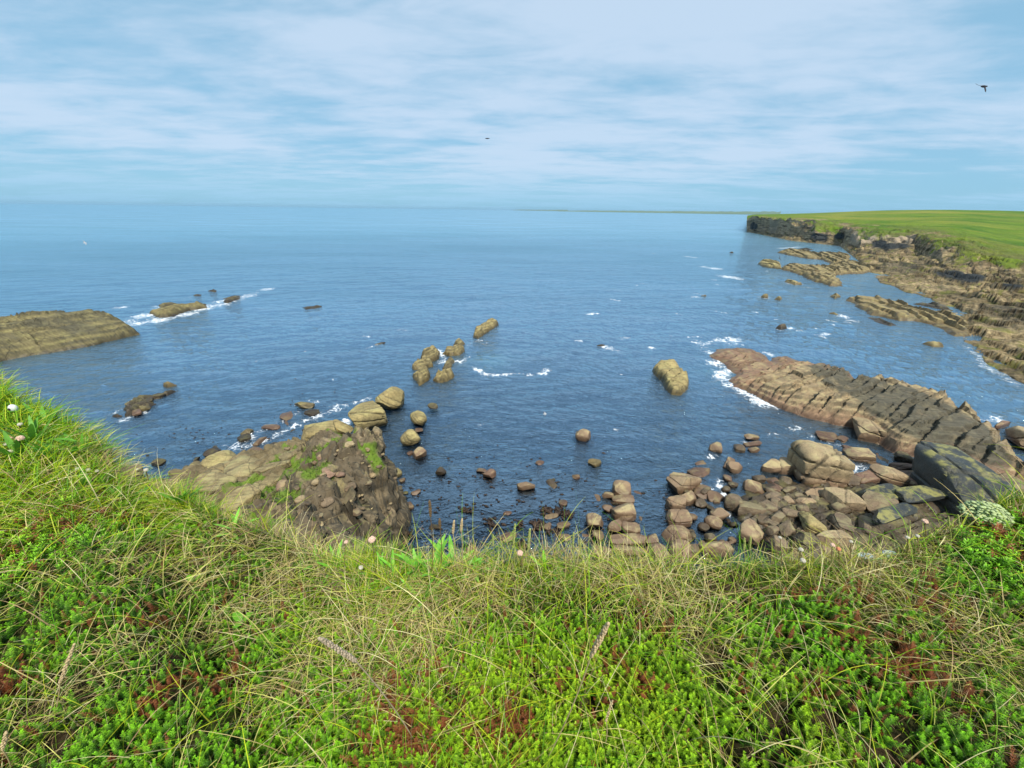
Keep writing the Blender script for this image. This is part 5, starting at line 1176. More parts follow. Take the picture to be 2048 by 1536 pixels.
# patches (picture position, radius in metres, kind)
PATCH = {'straw': [(440,1120,.30,.16),(560,1180,.20,.14),(660,1150,.14,.10),(720,1240,.22,.15),(640,1300,.18,.10),(800,1300,.22,.12),(900,1180,.18,.10),(1270,1175,.24,.12),(1180,1140,.2,.08),(350,1280,.14,.10),(1720,1150,.25,.12),(2010,1330,.2,.2),(1400,1260,.10,.08),(250,1120,.25,.10),(120,1420,.12,.10),(205,925,.45,.3),(150,880,.3,.2)],
         'red': [(625,1115,.08,.05),(650,1135,.07,.05),(830,1395,.07,.05),(820,1470,.08,.05),(1770,1310,.10,.07),(1820,1200,.10,.04),(1400,1130,.12,.05),(1500,1140,.15,.05),(1650,1150,.12,.05),(70,1010,.30,.08),(160,1040,.25,.07),(1990,1085,.12,.07),(1280,1240,.04,.03),(400,1370,.07,.04),(330,1250,.05,.04),(1010,1460,.05,.04),(10,1380,.05,.05),(1290,1390,.03,.02),(1740,1260,.08,.04),(1850,1180,.08,.03)],
         'lush': [(830,1120,.20,.08),(900,1110,.18,.07),(760,1105,.14,.06),(860,1160,.15,.07),(80,850,.7,.4),(60,880,.6,.4),(200,960,.45,.25),(300,1000,.35,.2),(180,900,.35,.2),(350,970,.2,.15)],
         'green': [(1500,1180,.25,.12),(1450,1380,.4,.3),(1100,1400,.35,.25),(1700,1400,.3,.2),(150,1220,.3,.2),(80,1150,.3,.2),(560,1450,.25,.2),(1900,1240,.3,.2)]}
PC = {k: [(turf_pt(a, b), rx, ry) for a, b, rx, ry in v] for k, v in PATCH.items()}
PC['bare'] = [(turf_pt(a, b), rx * 0.9, ry * 0.9) for a, b, rx, ry in BARE]
def patch(kind, p):
    m_ = np.zeros(len(p))
    for c, rx, ry in PC[kind]:
        u = c[:2] / (np.hypot(*c[:2]) + 1e-9)
        dx = p[:, 0] - c[0]; dy = p[:, 1] - c[1]
        al = dx * u[0] + dy * u[1]; ac = dx * u[1] - dy * u[0]
        m_ = np.maximum(m_, np.exp(-(al / ry) ** 2 - (ac / rx) ** 2))
    return m_

# crowberry shoots -----------------------------------------------------
def shoot(levels, leaves, h, rad, seed):
    rg = np.random.default_rng(seed); V, F, T = [], [], []
    bend = rg.uniform(-0.25, 0.25, 2)
    for k in range(levels):
        t = (k + 0.5) / levels; z = h * t
        cx, cy = bend * h * t * t
        rl = rad * (1.0 if t < 0.75 else 0.85 - (t - 0.75) * 1.6)
        up = 0.15 + 0.9 * t ** 2
        for j in range(leaves):
            a = (j + 0.5 * (k % 2)) / leaves * 2 * math.pi + rg.uniform(-0.2, 0.2)
            dx, dy = math.cos(a), math.sin(a); px_, py_ = -dy, dx
            ln = rl * rg.uniform(0.8, 1.15); w_ = ln * 0.20
            o = len(V)
            b0 = (cx, cy, z); mid_ = (cx + dx * ln * 0.55, cy + dy * ln * 0.55, z + ln * up * 0.55 + 0.0006); tip = (cx + dx * ln, cy + dy * ln, z + ln * up)
            V += [b0, (mid_[0] + px_ * w_, mid_[1] + py_ * w_, mid_[2]), tip, (mid_[0] - px_ * w_, mid_[1] - py_ * w_, mid_[2])]
            F.append((o, o + 1, o + 2, o + 3)); T += [t * 0.9, t, min(1, t + 0.12), t]
    return np.array(V), np.array(F), np.array(T)
SH = [shoot(8, 6, 0.034, 0.0052, 1), shoot(9, 6, 0.042, 0.0056, 2), shoot(7, 7, 0.028, 0.0060, 3), shoot(10, 6, 0.050, 0.0052, 4)]
SHF = [shoot(4, 5, 0.04, 0.013, 5), shoot(5, 5, 0.05, 0.012, 6)]
def instance(tmpls, pts, scale, pal_lo, pal_hi, lean=0.5, rng=RNG, dirz=None):
    Vs, Fs, Cs = [], [], []; o = 0
    which = rng.integers(0, len(tmpls), len(pts))
    for w_, (TV, TF, TT) in enumerate(tmpls):
        id_ = np.where(which == w_)[0]; n = len(id_)
        if n == 0: continue
        th = np.abs(rng.normal(0, lean, n)); ph = rng.uniform(0, 2 * np.pi, n); sp_ = rng.uniform(0, 2 * np.pi, n)
        c, s = np.cos(sp_)[:, None], np.sin(sp_)[:, None]
        x = TV[None, :, 0] * c - TV[None, :, 1] * s; y = TV[None, :, 0] * s + TV[None, :, 1] * c; z = np.tile(TV[None, :, 2], (n, 1))
        ct, st_ = np.cos(th)[:, None], np.sin(th)[:, None]; cp, sp2 = np.cos(ph)[:, None], np.sin(ph)[:, None]
        # rotate about a horizontal axis
        al = x * cp + y * sp2; ac = -x * sp2 + y * cp
        al2 = al * ct + z * st_; z2 = -al * st_ + z * ct
        x = al2 * cp - ac * sp2; y = al2 * sp2 + ac * cp
        P_ = np.stack([x, y, z2], -1) * scale[id_][:, None, None] + pts[id_][:, None, :]
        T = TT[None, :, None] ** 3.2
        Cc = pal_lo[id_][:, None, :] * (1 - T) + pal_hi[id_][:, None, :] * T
        Vs.append(P_.reshape(-1, 3)); Cs.append(Cc.reshape(-1, 3))
        Fs.append((TF[None] + (np.arange(n) * len(TV))[:, None, None] + o).reshape(-1, 4)); o += n * len(TV)
    return np.concatenate(Vs), np.concatenate(Fs), np.concatenate(Cs)
pts, a_, r_ = scatter(56000, q=1.0, maxr=2.6)
st_m = patch('straw', pts); lu_m = patch('lush', pts); rd_m = patch('red', pts)
pn = fbm(pts[:, 0] * 4, pts[:, 1] * 4, o=3, seed=701)
Re_ = np.interp(a_, ea, er)
inner = sstep(Re_ - r_ + 0.06 * pn, 0.10, 0.30)
prob = inner * (1 - 0.85 * np.clip(st_m * 1.2, 0, 1)) * (1 - 0.9 * lu_m) * sstep(fbm(pts[:, 0] * 16, pts[:, 1] * 16, o=2, seed=731) + 0.25 * pn, -0.55, -0.2)
prob = prob * np.where(a_ < -42, 0.75, 1)
k = RNG.uniform(0, 1, len(pts)) < prob
pts, rd_m, a_, r_ = pts[k], rd_m[k], a_[k], r_[k]
n = len(pts)
isred = RNG.uniform(0, 1, n) < np.clip(rd_m * 1.15 * (0.3 + 1.4 * (fbm(pts[:, 0] * 22, pts[:, 1] * 22, o=2, seed=711) > 0.0)) + 0.03 + 0.12 * (fbm(pts[:, 0] * 9, pts[:, 1] * 9, o=2, seed=705) > 0.33), 0, 0.95)
br = RNG.uniform(0.75, 1.2, (n, 1))
yel = np.clip(0.32 + 1.2 * fbm(pts[:, 0] * 2, pts[:, 1] * 2, o=2, seed=707), 0, 1)[:, None]
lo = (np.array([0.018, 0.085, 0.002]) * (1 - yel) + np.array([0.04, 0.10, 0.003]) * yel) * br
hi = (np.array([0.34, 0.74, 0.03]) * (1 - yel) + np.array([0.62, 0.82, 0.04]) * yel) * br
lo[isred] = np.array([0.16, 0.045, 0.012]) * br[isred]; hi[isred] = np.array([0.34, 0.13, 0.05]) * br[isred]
dz = RNG.uniform(-0.012, 0.014, n); pts = pts + np.stack([0 * dz, 0 * dz, dz + 0.012 * fbm(pts[:, 0] * 7, pts[:, 1] * 7, o=2, seed=709)], -1)
near = r_ < 1.7
sc = RNG.uniform(0.8, 1.35, n)
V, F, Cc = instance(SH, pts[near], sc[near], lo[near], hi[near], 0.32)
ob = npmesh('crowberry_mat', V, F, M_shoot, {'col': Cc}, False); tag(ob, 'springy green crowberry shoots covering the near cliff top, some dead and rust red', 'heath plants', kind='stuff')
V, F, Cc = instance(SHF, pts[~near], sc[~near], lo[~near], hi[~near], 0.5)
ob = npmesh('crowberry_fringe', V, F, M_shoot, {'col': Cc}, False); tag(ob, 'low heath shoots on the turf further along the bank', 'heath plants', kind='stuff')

# grass ----------------------------------------------------------------
GREEN = np.array([(0.24, 0.48, 0.010), (0.36, 0.56, 0.015), (0.54, 0.62, 0.02), (0.12, 0.36, 0.010)])
STRAW = np.array([(0.80, 0.64, 0.26), (0.88, 0.78, 0.42), (0.46, 0.31, 0.15), (0.80, 0.78, 0.20)])
def grass(name, label, n, lenr, wid, straw_f, filt, seg=5, lean=(0.1, 0.9), curl=(0.4, 1.8), q=1.0, lift=0.0, over=0.10, amin=-80, amax=76, maxr=9, seed=0):
    rg = np.random.default_rng(900 + seed)
    p, a, r = scatter(n, amin=amin, amax=amax, q=q, over=over, maxr=maxr, rng=rg)
    pr_ = filt(p, a, r); kk = rg.uniform(0, 1, len(p)) < pr_
    p, a, r = p[kk], a[kk], r[kk]; m_ = len(p)
    sf = np.clip(straw_f(p, a, r), 0, 1); iss = rg.uniform(0, 1, m_) < sf
    pal = np.where(iss[:, None], STRAW[rg.integers(0, 4, m_)], GREEN[rg.integers(0, 4, m_)]) * rg.uniform(0.75, 1.2, (m_, 1))
    L = rg.uniform(lenr[0], lenr[1], m_) * np.where(r > 2, 1.3, 1.0)
    wd = np.full(m_, wid) * rg.uniform(0.7, 1.2, m_) * np.clip(r / 1.3, 1.0, 3.0)
    p[:, 2] += lift
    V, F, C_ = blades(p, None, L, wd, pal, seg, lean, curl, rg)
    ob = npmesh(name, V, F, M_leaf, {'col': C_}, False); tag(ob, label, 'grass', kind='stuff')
def edgef(p, a, r): return sstep(np.interp(a, ea, er) - r, 0.45, 0.02)
far_ = lambda p, a, r: sstep(r, 1.5, 2.6)
grass('edge_grass', 'yellow green grass fringing the cliff edge', 17000, (0.05, 0.13), 0.0026, lambda p, a, r: 0.30 + 0.5 * patch('straw', p) - 0.5 * patch('lush', p) + 0.25 * fbm(p[:, 0] * 3, p[:, 1] * 3, o=2, seed=5), lambda p, a, r: np.clip(edgef(p, a, r), 0, 1), lean=(0.0, 0.9), curl=(0.2, 1.3), seed=1, maxr=3)
grass('edge_grass_fringe', 'fine grass blades standing on the very lip of the cliff', 42000, (0.035, 0.10), 0.0022, lambda p, a, r: 0.35 + 0.4 * patch('straw', p), lambda p, a, r: (sstep(np.interp(a, ea, er) - r, 0.14, 0.0)), lean=(0.0, 0.6), curl=(0.1, 0.9), seed=2, maxr=3.2)
grass('straw_patches', 'bleached dry grass matted in patches over the heath', 40000, (0.06, 0.15), 0.0021, lambda p, a, r: 0.86 + 0 * r, lambda p, a, r: np.clip(patch('straw', p) ** 1.2 * 1.2, 0, 1), lean=(0.3, 1.3), curl=(0.3, 1.5), lift=0.012, seed=3, maxr=3)
grass('long_grass', 'long thin grass blades trailing over the heath', 6800, (0.08, 0.24), 0.0024, lambda p, a, r: 0.42 + 0.5 * fbm(p[:, 0] * 3, p[:, 1] * 3, o=2, seed=55), lambda p, a, r: 0.7 + 0 * r, seg=7, lean=(0.2, 1.1), curl=(0.5, 1.4), lift=0.015, seed=4, maxr=2.6)
grass('fine_grass', 'short fine grass scattered through the heath', 8500, (0.04, 0.10), 0.0019, lambda p, a, r: 0.45 + 0.5 * fbm(p[:, 0] * 3, p[:, 1] * 3, o=2, seed=15), lambda p, a, r: np.clip(0.45 + 1.0 * fbm(p[:, 0] * 3, p[:, 1] * 3, o=3, seed=25), 0, 1), lean=(0.2, 1.2), curl=(0.3, 1.5), lift=0.012, seed=5, maxr=2.6)
grass('bank_grass', 'soft green grass covering the bank on the left', 85000, (0.05, 0.14), 0.0022, lambda p, a, r: 0.30 + 0.7 * fbm(p[:, 0] * 1.2, p[:, 1] * 1.2, o=3, seed=35) - 0.4 * patch('lush', p), lambda p, a, r: np.clip(far_(p, a, r) + 0.8 * patch('lush', p) - 0.9 * patch('bare', p), 0, 1), lean=(0.1, 1.0), curl=(0.3, 1.4), amin=-80, amax=-22, q=0.7, seed=6, seg=4)
grass('mound_moss', 'tight mossy turf over the mound on the right', 42000, (0.015, 0.045), 0.0022, lambda p, a, r: 0.35 + 0.9 * fbm(p[:, 0] * 3, p[:, 1] * 3, o=3, seed=45), lambda p, a, r: sstep(r, 1.1, 1.5) - 0.9 * patch('bare', p), lean=(0.1, 1.0), curl=(0.2, 1.0), amin=34, amax=76, q=0.6, seed=7, seg=3, maxr=6)
# cliff-lip hanging grass below the bank

# rocks showing through the earth bank on the left
for px, py, a_r, lb in [(240, 962, 0.105, 'grey-brown rock bulging out of the left bank at its seaward tip'), (196, 918, 0.075, 'smaller rock showing through the grass higher on the left bank'), (272, 976, 0.05, 'small brown rock at the foot of the bulging bank rock')]:
    b_ = turf_pt(px, py); V_, F_, dk_ = rock_shape(4, a_r, a_r * 0.7, a_r * 0.62, 3.0, int(px), 9, (0.6, 0.9), 0.12, cracks=3)
    o_ = npmesh('rock', V_, F_, M_brown, {'dark': dk_}, True, sharp=34); o_.location = b_ + [0, 0, a_r * 0.15]; tag(o_, lb, 'rock')
# ------------------------------------------------------------------ single plants
def tube(pts, rad, sides=5):
    pts = np.array(pts, float); n = len(pts); rad = np.broadcast_to(rad, (n,))
    T = np.gradient(pts, axis=0); T /= np.linalg.norm(T, axis=1)[:, None] + 1e-12
    up = np.array([0.3, 0.2, 1.0]) if abs(T[0][2]) < 0.9 else np.array([1.0, 0.1, 0])
    A = np.cross(T, up); A /= np.linalg.norm(A, axis=1)[:, None]; Bn = np.cross(T, A)
    an = np.linspace(0, 2 * np.pi, sides, endpoint=False)
    V = (pts[:, None] + rad[:, None, None] * (np.cos(an)[None, :, None] * A[:, None] + np.sin(an)[None, :, None] * Bn[:, None])).reshape(-1, 3)
    i = np.arange(n - 1)[:, None]; j = np.arange(sides)[None]; j2 = (j + 1) % sides
    F = np.stack([i * sides + j, i * sides + j2, (i + 1) * sides + j2, (i + 1) * sides + j], -1).reshape(-1, 4)
    return V, F
def bez(a, b, bulge, n=8):
    t = np.linspace(0, 1, n)[:, None]; c = (a + b) / 2 + bulge
    return (1 - t) ** 2 * a + 2 * t * (1 - t) * c + t ** 2 * b
def empty(name, loc, label, cat, group=None):
    o = bpy.data.objects.new(name, None); COL.objects.link(o); o.location = loc; o.empty_display_size = 0.02
    return tag(o, label, cat, group)
def part(name, V, F, mat, col, root, smooth=True, attrs=None):
    a = {'col': np.tile(np.array(col, float)[None], (len(V), 1)) if attrs is None else attrs}
    ob = npmesh(name, np.asarray(V) - np.array(root.location), F, mat, a, smooth); ob.parent = root
    return ob
def on_turf(px, py):
    p = turf_pt(px, py); return p, float(np.hypot(p[0], p[1]))
rgp = np.random.default_rng(5)
def leaf_mesh(base, az_, L, W_, lean0, curl, fold=0.25, n=9):
    t = np.linspace(0, 1, n); ang = lean0 + curl * t
    h = np.cumsum(np.sin(ang)) * L / n; z = np.cumsum(np.cos(ang)) * L / n
    wd = W_ * np.sin(np.pi * np.clip(t * 0.94 + 0.05, 0, 1)) ** 0.8 * 0.5 + 0.0006
    c, s_ = math.cos(az_), math.sin(az_)
    mid_ = np.stack([base[0] + h * c, base[1] + h * s_, base[2] + z], -1)
    sd_ = np.array([-s_, c, 0]); 
    l = mid_ + sd_ * wd[:, None] + np.array([0, 0, 1]) * (wd * fold)[:, None]; r = mid_ - sd_ * wd[:, None] + np.array([0, 0, 1]) * (wd * fold)[:, None]
    V = np.stack([l, mid_, r], 1).reshape(-1, 3); i = np.arange(n - 1)[:, None] * 3
    F = np.concatenate([np.stack([i, i + 1, i + 4, i + 3], -1), np.stack([i + 1, i + 2, i + 5, i + 4], -1)]).reshape(-1, 4)
    return V, F
def plantain(px, py, nl, L, label, lean=(0.1, 1.2)):
    if L > 0.15: L = L * 0.6; nl = 16
    b, r = on_turf(px, py); root = empty('plantain', b, label, 'plant', 'plantain plants on the cliff edge')
    for k in range(nl):
        V, F = leaf_mesh(b + [rgp.normal(0, 0.008), rgp.normal(0, 0.008), -0.005], k * 2.399 + rgp.uniform(-.3, .3), L * rgp.uniform(0.6, 1.15), L * rgp.uniform(0.09, 0.15), rgp.uniform(*lean), rgp.uniform(0.1, 0.9))
        g = rgp.uniform(0.8, 1.15) * (0.62 if r > 2 else 1.0); part('leaf', V, F, M_leaf, (0.22 * g, 0.56 * g, 0.06 * g), root)
for px, py, nl, L, lb in [(868,1150,14,0.12,'largest bright green plantain rosette at the middle of the cliff edge'), (905,1145,12,0.12,'upright bright green plantain right of the largest rosette'), (832,1150,12,0.11,'bright plantain rosette on the left side of the largest one'), (795,1160,10,0.09,'low plantain near the pink flower head'), (765,1150,10,0.08,'small plantain just left of the pink flower head'),
        (672,1135,9,0.08,'plantain left of the dry twiggy tuft'), (640,1125,8,0.07,'small plantain on the lip above the rust red shoots'), (950,1150,9,0.09,'thin plantain right of the tall seed spikes'), (850,1200,10,0.09,'plantain half buried in grass below the largest rosette'), (1100,1150,7,0.07,'small plantain on the lip right of centre'),
        (470,1060,8,0.10,'plantain on the lip left of the spur'), (240,1010,12,0.22,'broad green plantain at the foot of the left bank'), (290,1020,12,0.20,'leafy plantain right of the one at the bank foot'), (180,985,12,0.22,'leafy plantain on the lower left bank'), (70,890,14,0.30,'dark green leafy clump high on the left bank'), (95,860,14,0.30,'dark green leafy clump near the top of the left bank'), (170,920,12,0.28,'leafy green clump on the middle of the left bank'), (120,925,12,0.26,'leafy green clump left of the middle of the bank'), (45,930,12,0.26,'leafy clump near the left edge of the bank'), (365,1010,9,0.12,'green plantain tuft where the bank meets the near turf')]:
    plantain(px, py, nl, L, lb)
M_head = flat_material('flower', (0, 0, 0), 0.8, 0.3, 400, 'col', trans=0.2)
def spike_mesh(a, b, rad, n=60):
    """a rough seed head between two points made of small overlapping grains"""
    Vs, Fs = [], []; o = 0; D, F = ico(1); ax = (b - a); L = np.linalg.norm(ax); ax = ax / L
    side = np.cross(ax, [0.3, 0.9, 0.1]); side /= np.linalg.norm(side); s2 = np.cross(ax, side)
    for k in range(n):
        t = (k + 0.5) / n; an = k * 2.4; rr_ = rad * (np.sin(np.pi * (0.12 + 0.83 * t)) ** 0.7)
        c = a + ax * L * t + (side * math.cos(an) + s2 * math.sin(an)) * rr_ * 0.6
        v = D * rad * 0.55 * rgp.uniform(0.6, 1.2); al = v @ ax; v = v + np.outer(al, ax) * 0.8
        Vs.append(v + c); Fs.append(F + o); o += len(D)
    return np.concatenate(Vs), np.concatenate(Fs)
def stalk(px0, py0, tip, head0, rad, col, label, name='seed_stalk', cat='seed stalk', group='seed stalks on the turf', hcol=None, n=50, stem_r=0.0011, bend=0.01, rfac=0.97):
    b, r = on_turf(px0, py0); T = Pr(tip[0], tip[1], r * rfac); H = Pr(head0[0], head0[1], r * (rfac + 1) / 2 if True else r)
    root = empty(name, b, label, cat, group)
    V, F = tube(bez(b - [0, 0, 0.01], H, np.array([bend, 0, bend])), stem_r); part('stem', V, F, M_leaf, col, root)
    V, F = spike_mesh(H, T, rad, n); part('seed_head', V, F, M_head, hcol or col, root)
ST = (0.62, 0.47, 0.27); GS = (0.42, 0.46, 0.14); DK = (0.20, 0.13, 0.07)
for a in [(862,1160,(859,1001),(861,1032),0.0045,DK,'tallest brown seed spike above the plantain leaves'), (880,1150,(879,1038),(880,1056),0.004,DK,'short brown seed spike right of the tallest one'), (906,1150,(908,1042),(906,1066),0.004,ST,'tan seed spike, left of the pair above the plantain'), (922,1150,(924,1038),(922,1062),0.004,ST,'tan seed spike, right of the pair above the plantain'),
        (1024,1160,(1030,1048),(1027,1088),0.004,GS,'green seed spike left of centre on the lip'), (1050,1170,(1060,1058),(1056,1096),0.004,GS,'green seed spike right of the other green one at centre'), (1486,1160,(1489,1076),(1488,1100),0.0035,GS,'left of two green seed spikes over the boulder beach'), (1498,1160,(1501,1074),(1499,1098),0.0035,GS,'right of two green seed spikes over the boulder beach'),
        (780,1160,(776,1085),(778,1105),0.004,GS,'yellowish seed spike beside the pink flower head'), (985,1150,(986,1070),(986,1090),0.003,GS,'thin seed spike between plantain and centre'), (1146,1160,(1147,1065),(1146,1095),0.003,GS,'faint green seed spike right of the tan stone'), (1162,1160,(1160,1080),(1161,1104),0.003,GS,'shortest green seed spike right of centre'),
        (1900,1100,(1897,1033),(1898,1052),0.003,GS,'small green spike on the right mound beside the pink flower'), (1920,1090,(1916,1030),(1918,1048),0.003,GS,'small green spike on the right mound near the lichen')]:
    stalk(a[0], a[1], a[2], a[3], a[4], a[5], a[6])
stalk(105, 1430, (149, 1288), (120, 1365), 0.0042, ST, 'pale dry grass head leaning right at the far left of the turf', 'grass_head', 'grass head', 'dry grass heads', n=70, rfac=0.9)
stalk(1085, 1530, (1216, 1246), (1182, 1312), 0.0042, ST, 'tall tan grass head with a long bent stalk right of centre', 'grass_head', 'grass head', 'dry grass heads', n=70, rfac=0.85, bend=0.015)
stalk(830, 1480, (640, 1276), (712, 1322), 0.0042, (0.52, 0.42, 0.30), 'fluffy tan grass head drooping to the left over the heath', 'grass_head', 'grass head', 'dry grass heads', n=80, rfac=0.88)
stalk(1206, 1500, (1225, 1400), (1212, 1442), 0.003, ST, 'small pale grass head below the tall tan one', 'grass_head', 'grass head', 'dry grass heads', n=36, rfac=0.93)
stalk(20, 1540, (12, 1465), (5, 1500), 0.004, ST, 'pale dry grass head in the bottom left corner', 'grass_head', 'grass head', 'dry grass heads', n=40, rfac=0.93)
def thrift(px, py, basepx, rad, col, label, name='thrift_flower'):
    if rad > 0.0105: rad *= 0.62
    b, r = on_turf(*basepx); c = Pr(px, py, r * 0.985); root = empty(name, b, label, 'flower', 'papery flower heads on the turf')
    V, F = tube(bez(b - [0, 0, 0.01], c, np.array([rgp.uniform(-.01, .01), 0, 0])), 0.0009 * max(1, r)); part('stem', V, F, M_leaf, (0.25, 0.2, 0.08), root)
    D, FF = ico(2); Vs = []; Fs = []; o = 0
    D1, F1 = ico(1)
    for k in range(40):
        y = 1 - (k + 0.5) / 40 * 1.5; q = math.sqrt(max(0, 1 - y * y)); a = k * 2.4
        v = D1 * rad * 0.30 * rgp.uniform(0.7, 1.2); Vs.append(v + c + rad * 0.75 * np.array([q * math.cos(a), q * math.sin(a), y * 0.8])); Fs.append(F1 + o); o += len(D1)
    V = np.concatenate(Vs); part('flower_head', V, np.concatenate(Fs), M_head, col, root)
BG = (0.74, 0.52, 0.40); WH = (0.60, 0.56, 0.46)
for px, py, bs, rd, cl_, lb in [(744,1079,(752,1165),0.0105,BG,'round pinkish flower head on the lip above the plantain'), (692,1084,(690,1160),0.006,BG,'tiny faded flower head left of the round pinkish one'), (1040,1106,(1042,1160),0.009,BG,'faded pink flower head between the green seed spikes'), (722,1135,(722,1170),0.007,WH,'pale flower head by the dry twiggy tuft'),
        (1850,1043,(1856,1085),0.009,BG,'pink flower head on a thin stalk on the right mound'), (1602,1099,(1600,1150),0.007,WH,'pale flower head at the left end of the white stones'), (1606,1121,(1606,1160),0.008,WH,'cream flower head just under the pale one'), (1665,1090,(1668,1140),0.007,BG,'peach flower head beside the orange one'), (1677,1098,(1680,1145),0.007,(0.75,0.3,0.16),'orange flower head near the white stones'),
        (40,877,(40,905),0.026,BG,'pink flower head on the left bank near the photo edge'), (20,876,(18,900),0.018,BG,'smaller pink flower head at the left edge of the bank'), (14,888,(14,915),0.018,WH,'white flower head at the left edge of the bank'), (20,904,(20,930),0.018,WH,'lower white flower head at the left edge of the bank'), (40,849,(40,880),0.016,WH,'pale flower head above the pink one on the bank'),
        (155,938,(156,965),0.014,WH,'left of three cream flower heads on the lower bank'), (176,940,(176,965),0.014,WH,'middle of three cream flower heads on the lower bank'), (194,942,(195,965),0.012,WH,'right of three cream flower heads on the lower bank'), (275,939,(274,975),0.011,WH,'left of two cream flower heads at the bank tip'), (292,940,(292,975),0.010,WH,'right of two cream flower heads at the bank tip'),
        (1560,1075,(1562,1140),0.005,WH,'tiny white flower over the layered dark stone'), (1702,1083,(1704,1140),0.005,WH,'tiny white flower left of the pale blue-white stones'), (1815,1075,(1816,1110),0.006,WH,'white flower at the left foot of the right mound'), (1835,1072,(1836,1105),0.006,WH,'white flower halfway up the right mound')]:
    thrift(px, py, bs, rd, cl_, lb)
# white campion bell on the left bank
b, r = on_turf(22, 840); c = Pr(24, 816, r * 0.98); root = empty('campion_flower', b, 'big white bell flower with a dark throat at the left edge of the bank', 'flower')
V, F = tube(bez(b, c, np.array([0.02, 0, 0])), 0.003); part('stem', V, F, M_leaf, (0.3, 0.4, 0.1), root)
D, F = ico(3); V = D * [0.019, 0.015, 0.019] * (1 + 0.25 * D[:, :1]); part('petals', V + c, F, M_head, (0.75, 0.80, 0.74), root)
V = D * [0.006, 0.006, 0.006]; part('throat', V + c + np.array([0.004, -0.015, 0.0]), F, M_head, (0.03, 0.03, 0.02), root)
# broad leaves
def broad(px, py, leaves, L, label):
    b, r = on_turf(px, py); root = empty('broad_leaf_plant', b, label, 'plant')
    for k in range(leaves):
        V, F = leaf_mesh(b + [0, 0, 0.03], k * 2.1 + 0.6, L * rgp.uniform(.8, 1.1), L * 0.55, 0.9, 0.5, 0.15); part('leaf', V, F, M_leaf, (0.16, 0.42, 0.03), root)
broad(392, 1175, 2, 0.035, 'single round bright green leaf pair among the dry grass on the left')
broad(490, 1255, 6, 0.040, 'broad leaved green herb in the heath left of centre')
# lichen cushion
b, r = on_turf(1962, 1040); root = empty('lichen_tuft', b, 'pale mint green lichen cushion on top of the right mound', 'lichen')
Vs, Fs, o = [], [], 0
D1, F1 = ico(1)
for k in range(900):
    d = rgp.normal(size=3); d /= np.linalg.norm(d); d[2] = abs(d[2])
    q = np.array([d[0] * 0.062, d[1] * 0.045, d[2] * 0.040]) * rgp.uniform(0.6, 1.2); v = D1 * rgp.uniform(0.002, 0.0055) * [1.8, 1.5, 0.6]
    Vs.append(v + q + b + [0, 0, 0.02]); Fs.append(F1 + o); o += len(D1)
part('branches', np.concatenate(Vs), np.concatenate(Fs), M_head, (0.46, 0.56, 0.27), root)
# dry twiggy tuft
b, r = on_turf(690, 1175); p_ = b + rgp.normal(0, 1, (900, 3)) * [0.028, 0.02, 0.0] + np.abs(rgp.normal(0, 1, (900, 3))) * [0, 0, 0.022]
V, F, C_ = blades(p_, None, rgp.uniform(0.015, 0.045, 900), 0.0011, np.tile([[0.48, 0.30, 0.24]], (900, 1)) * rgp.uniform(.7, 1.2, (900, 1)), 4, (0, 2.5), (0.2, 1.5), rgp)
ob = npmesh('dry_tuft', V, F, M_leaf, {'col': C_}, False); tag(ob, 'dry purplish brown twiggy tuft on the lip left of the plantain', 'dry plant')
# pale stones on the lip at right
for px, py, w_, lb in [(1742,1084,0.030,'largest bluish white pebble on the lip by the right mound'), (1785,1088,0.024,'flat bluish white pebble right of the largest one'), (1765,1092,0.012,'small white pebble between two larger pale ones')]:
    b, r = on_turf(px, py + 12); c = Pr(px, py, r * 0.99); V, F, dk = rock_shape(3, w_, w_ * 0.6, w_ * 0.35, 2.6, int(px), 6, (0.75, 0.95), 0.12)
    ob = npmesh('pebble', V, F, M_head, {'col': np.tile([[0.62, 0.74, 0.76]], (len(V), 1))}, True, sharp=34); ob.location = b + [0, 0, w_ * 0.3 + 0.012]; tag(ob, lb, 'pebble')

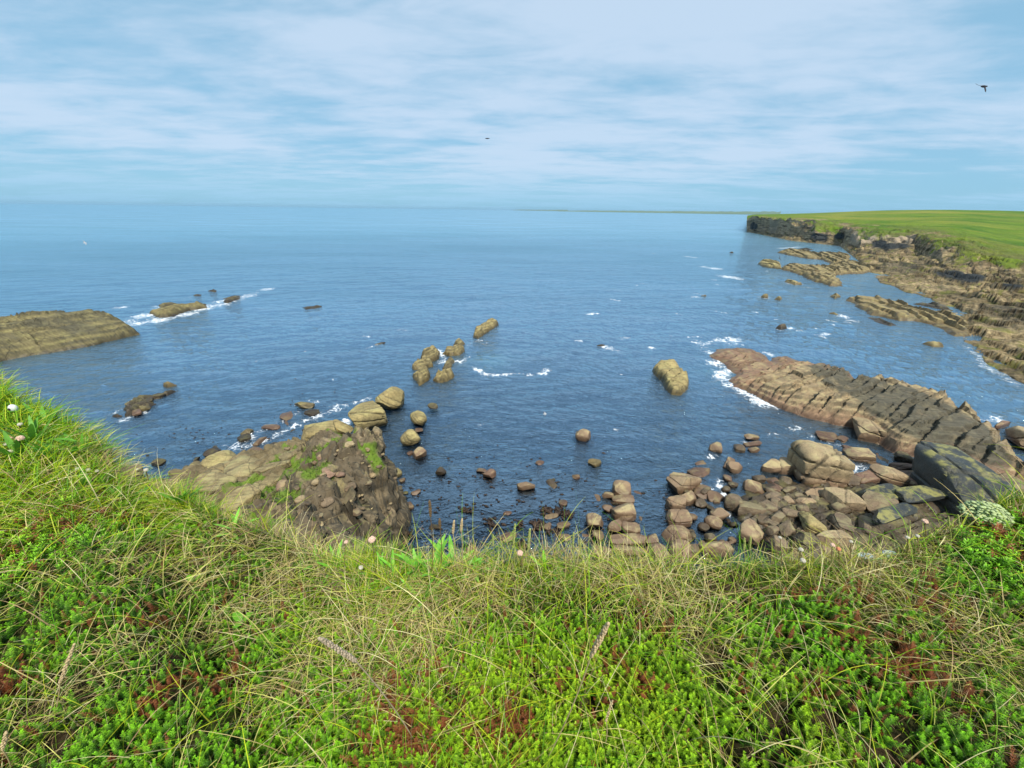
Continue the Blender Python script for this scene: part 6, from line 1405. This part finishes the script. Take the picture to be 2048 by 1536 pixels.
# ------------------------------------------------------------------ birds
def bird(px, py, r, span, yaw, bank, up, label, dark=True, sitting=False):
    c = Pr(px, py, r); root = empty('seabird', c, label, 'bird')
    body_c = (0.045, 0.04, 0.045) if dark else (0.78, 0.78, 0.78); wing_c = (0.05, 0.045, 0.05) if dark else (0.55, 0.57, 0.60)
    s_ = span; M3 = np.array(Matrix.Rotation(yaw, 3, 'Z') @ Matrix.Rotation(bank, 3, 'X'))
    xs = np.array([-0.36, -0.30, -0.18, -0.05, 0.08, 0.16, 0.22, 0.27, 0.31, 0.36]) * s_; rs = np.array([0.012, 0.030, 0.055, 0.07, 0.062, 0.045, 0.042, 0.032, 0.012, 0.003]) * s_
    zs = np.array([0, 0, 0, 0, 0.005, 0.02, 0.03, 0.028, 0.022, 0.018]) * s_
    V, F = tube(np.stack([xs, 0 * xs, zs], -1), rs, 8); part('body', V @ M3.T + c, F, M_head, body_c, root)
    for sd_ in (-1, 1):
        t = np.linspace(0, 1, 9); y = sd_ * (0.03 + 0.47 * t) * s_; sweep = np.where(t < 0.45, 0.10 * t, 0.045 - 0.35 * (t - 0.45)) * s_
        z = (up * (np.sin(t * 1.9) * 0.25)) * s_ if not sitting else -0.02 * t * s_
        ch = np.interp(t, [0, 0.4, 0.8, 1], [0.22, 0.20, 0.12, 0.02]) * s_
        if sitting: y = sd_ * (0.06 + 0.02 * t) * s_; sweep = (0.10 - 0.42 * t) * s_
        fr = np.stack([sweep + ch * 0.5, y, z + 0.02 * s_], -1); bk = np.stack([sweep - ch * 0.5, y, z + 0.02 * s_], -1); th_ = 0.008 * s_
        V = np.stack([fr, (fr + bk) / 2 + [0, 0, th_], bk, (fr + bk) / 2 - [0, 0, th_]], 1).reshape(-1, 3)
        i = np.arange(8)[:, None] * 4; j = np.arange(4)[None]; F = np.stack([i + j, i + (j + 1) % 4, i + 4 + (j + 1) % 4, i + 4 + j], -1).reshape(-1, 4)
        part('wing', V @ M3.T + c, F, M_head, wing_c, root)
bird(975, 277, 55, 0.85, 0.15, 0.15, -0.1, 'dark seabird flying above the middle of the horizon')
bird(1968, 173, 28, 0.62, 0.3, 0.7, -0.5, 'dark seabird banking high at the right of the sky')
bird(170, 486, 60, 0.5, 1.2, 1.0, 0.4, 'pale seabird skimming the sea at far left', False)
bird(1559, 517, 150, 1.7, 0.8, 1.0, 0.5, 'dark seabird flying before the far rock platform')
p = P(1090, 828, 0.08); bird(1090, 828, float(np.hypot(p[0], p[1])), 0.45, 0.1, 0.2, 0.3, 'white gull low over the water at the centre of the bay', False)
# ------------------------------------------------------------------ air
m = bpy.data.materials.new('haze_air'); m.use_nodes = True; nt = NT(m.node_tree)
pv = nt.n('ShaderNodeVolumePrincipled', None, Color=(0.50, 0.80, 1.0), Density=0.00006); pv.inputs['Anisotropy'].default_value = 0.2
nt.n('ShaderNodeOutputMaterial', None, Volume=pv)
bm = bmesh.new(); bmesh.ops.create_cube(bm, size=1.0)
me = bpy.data.meshes.new('haze'); bm.to_mesh(me); bm.free(); me.materials.append(m)
hz = bpy.data.objects.new('haze', me); link(hz); hz.scale = (40000, 40000, 57); hz.location = (0, 0, -15 + 28.5); tag(hz, kind='stuff')
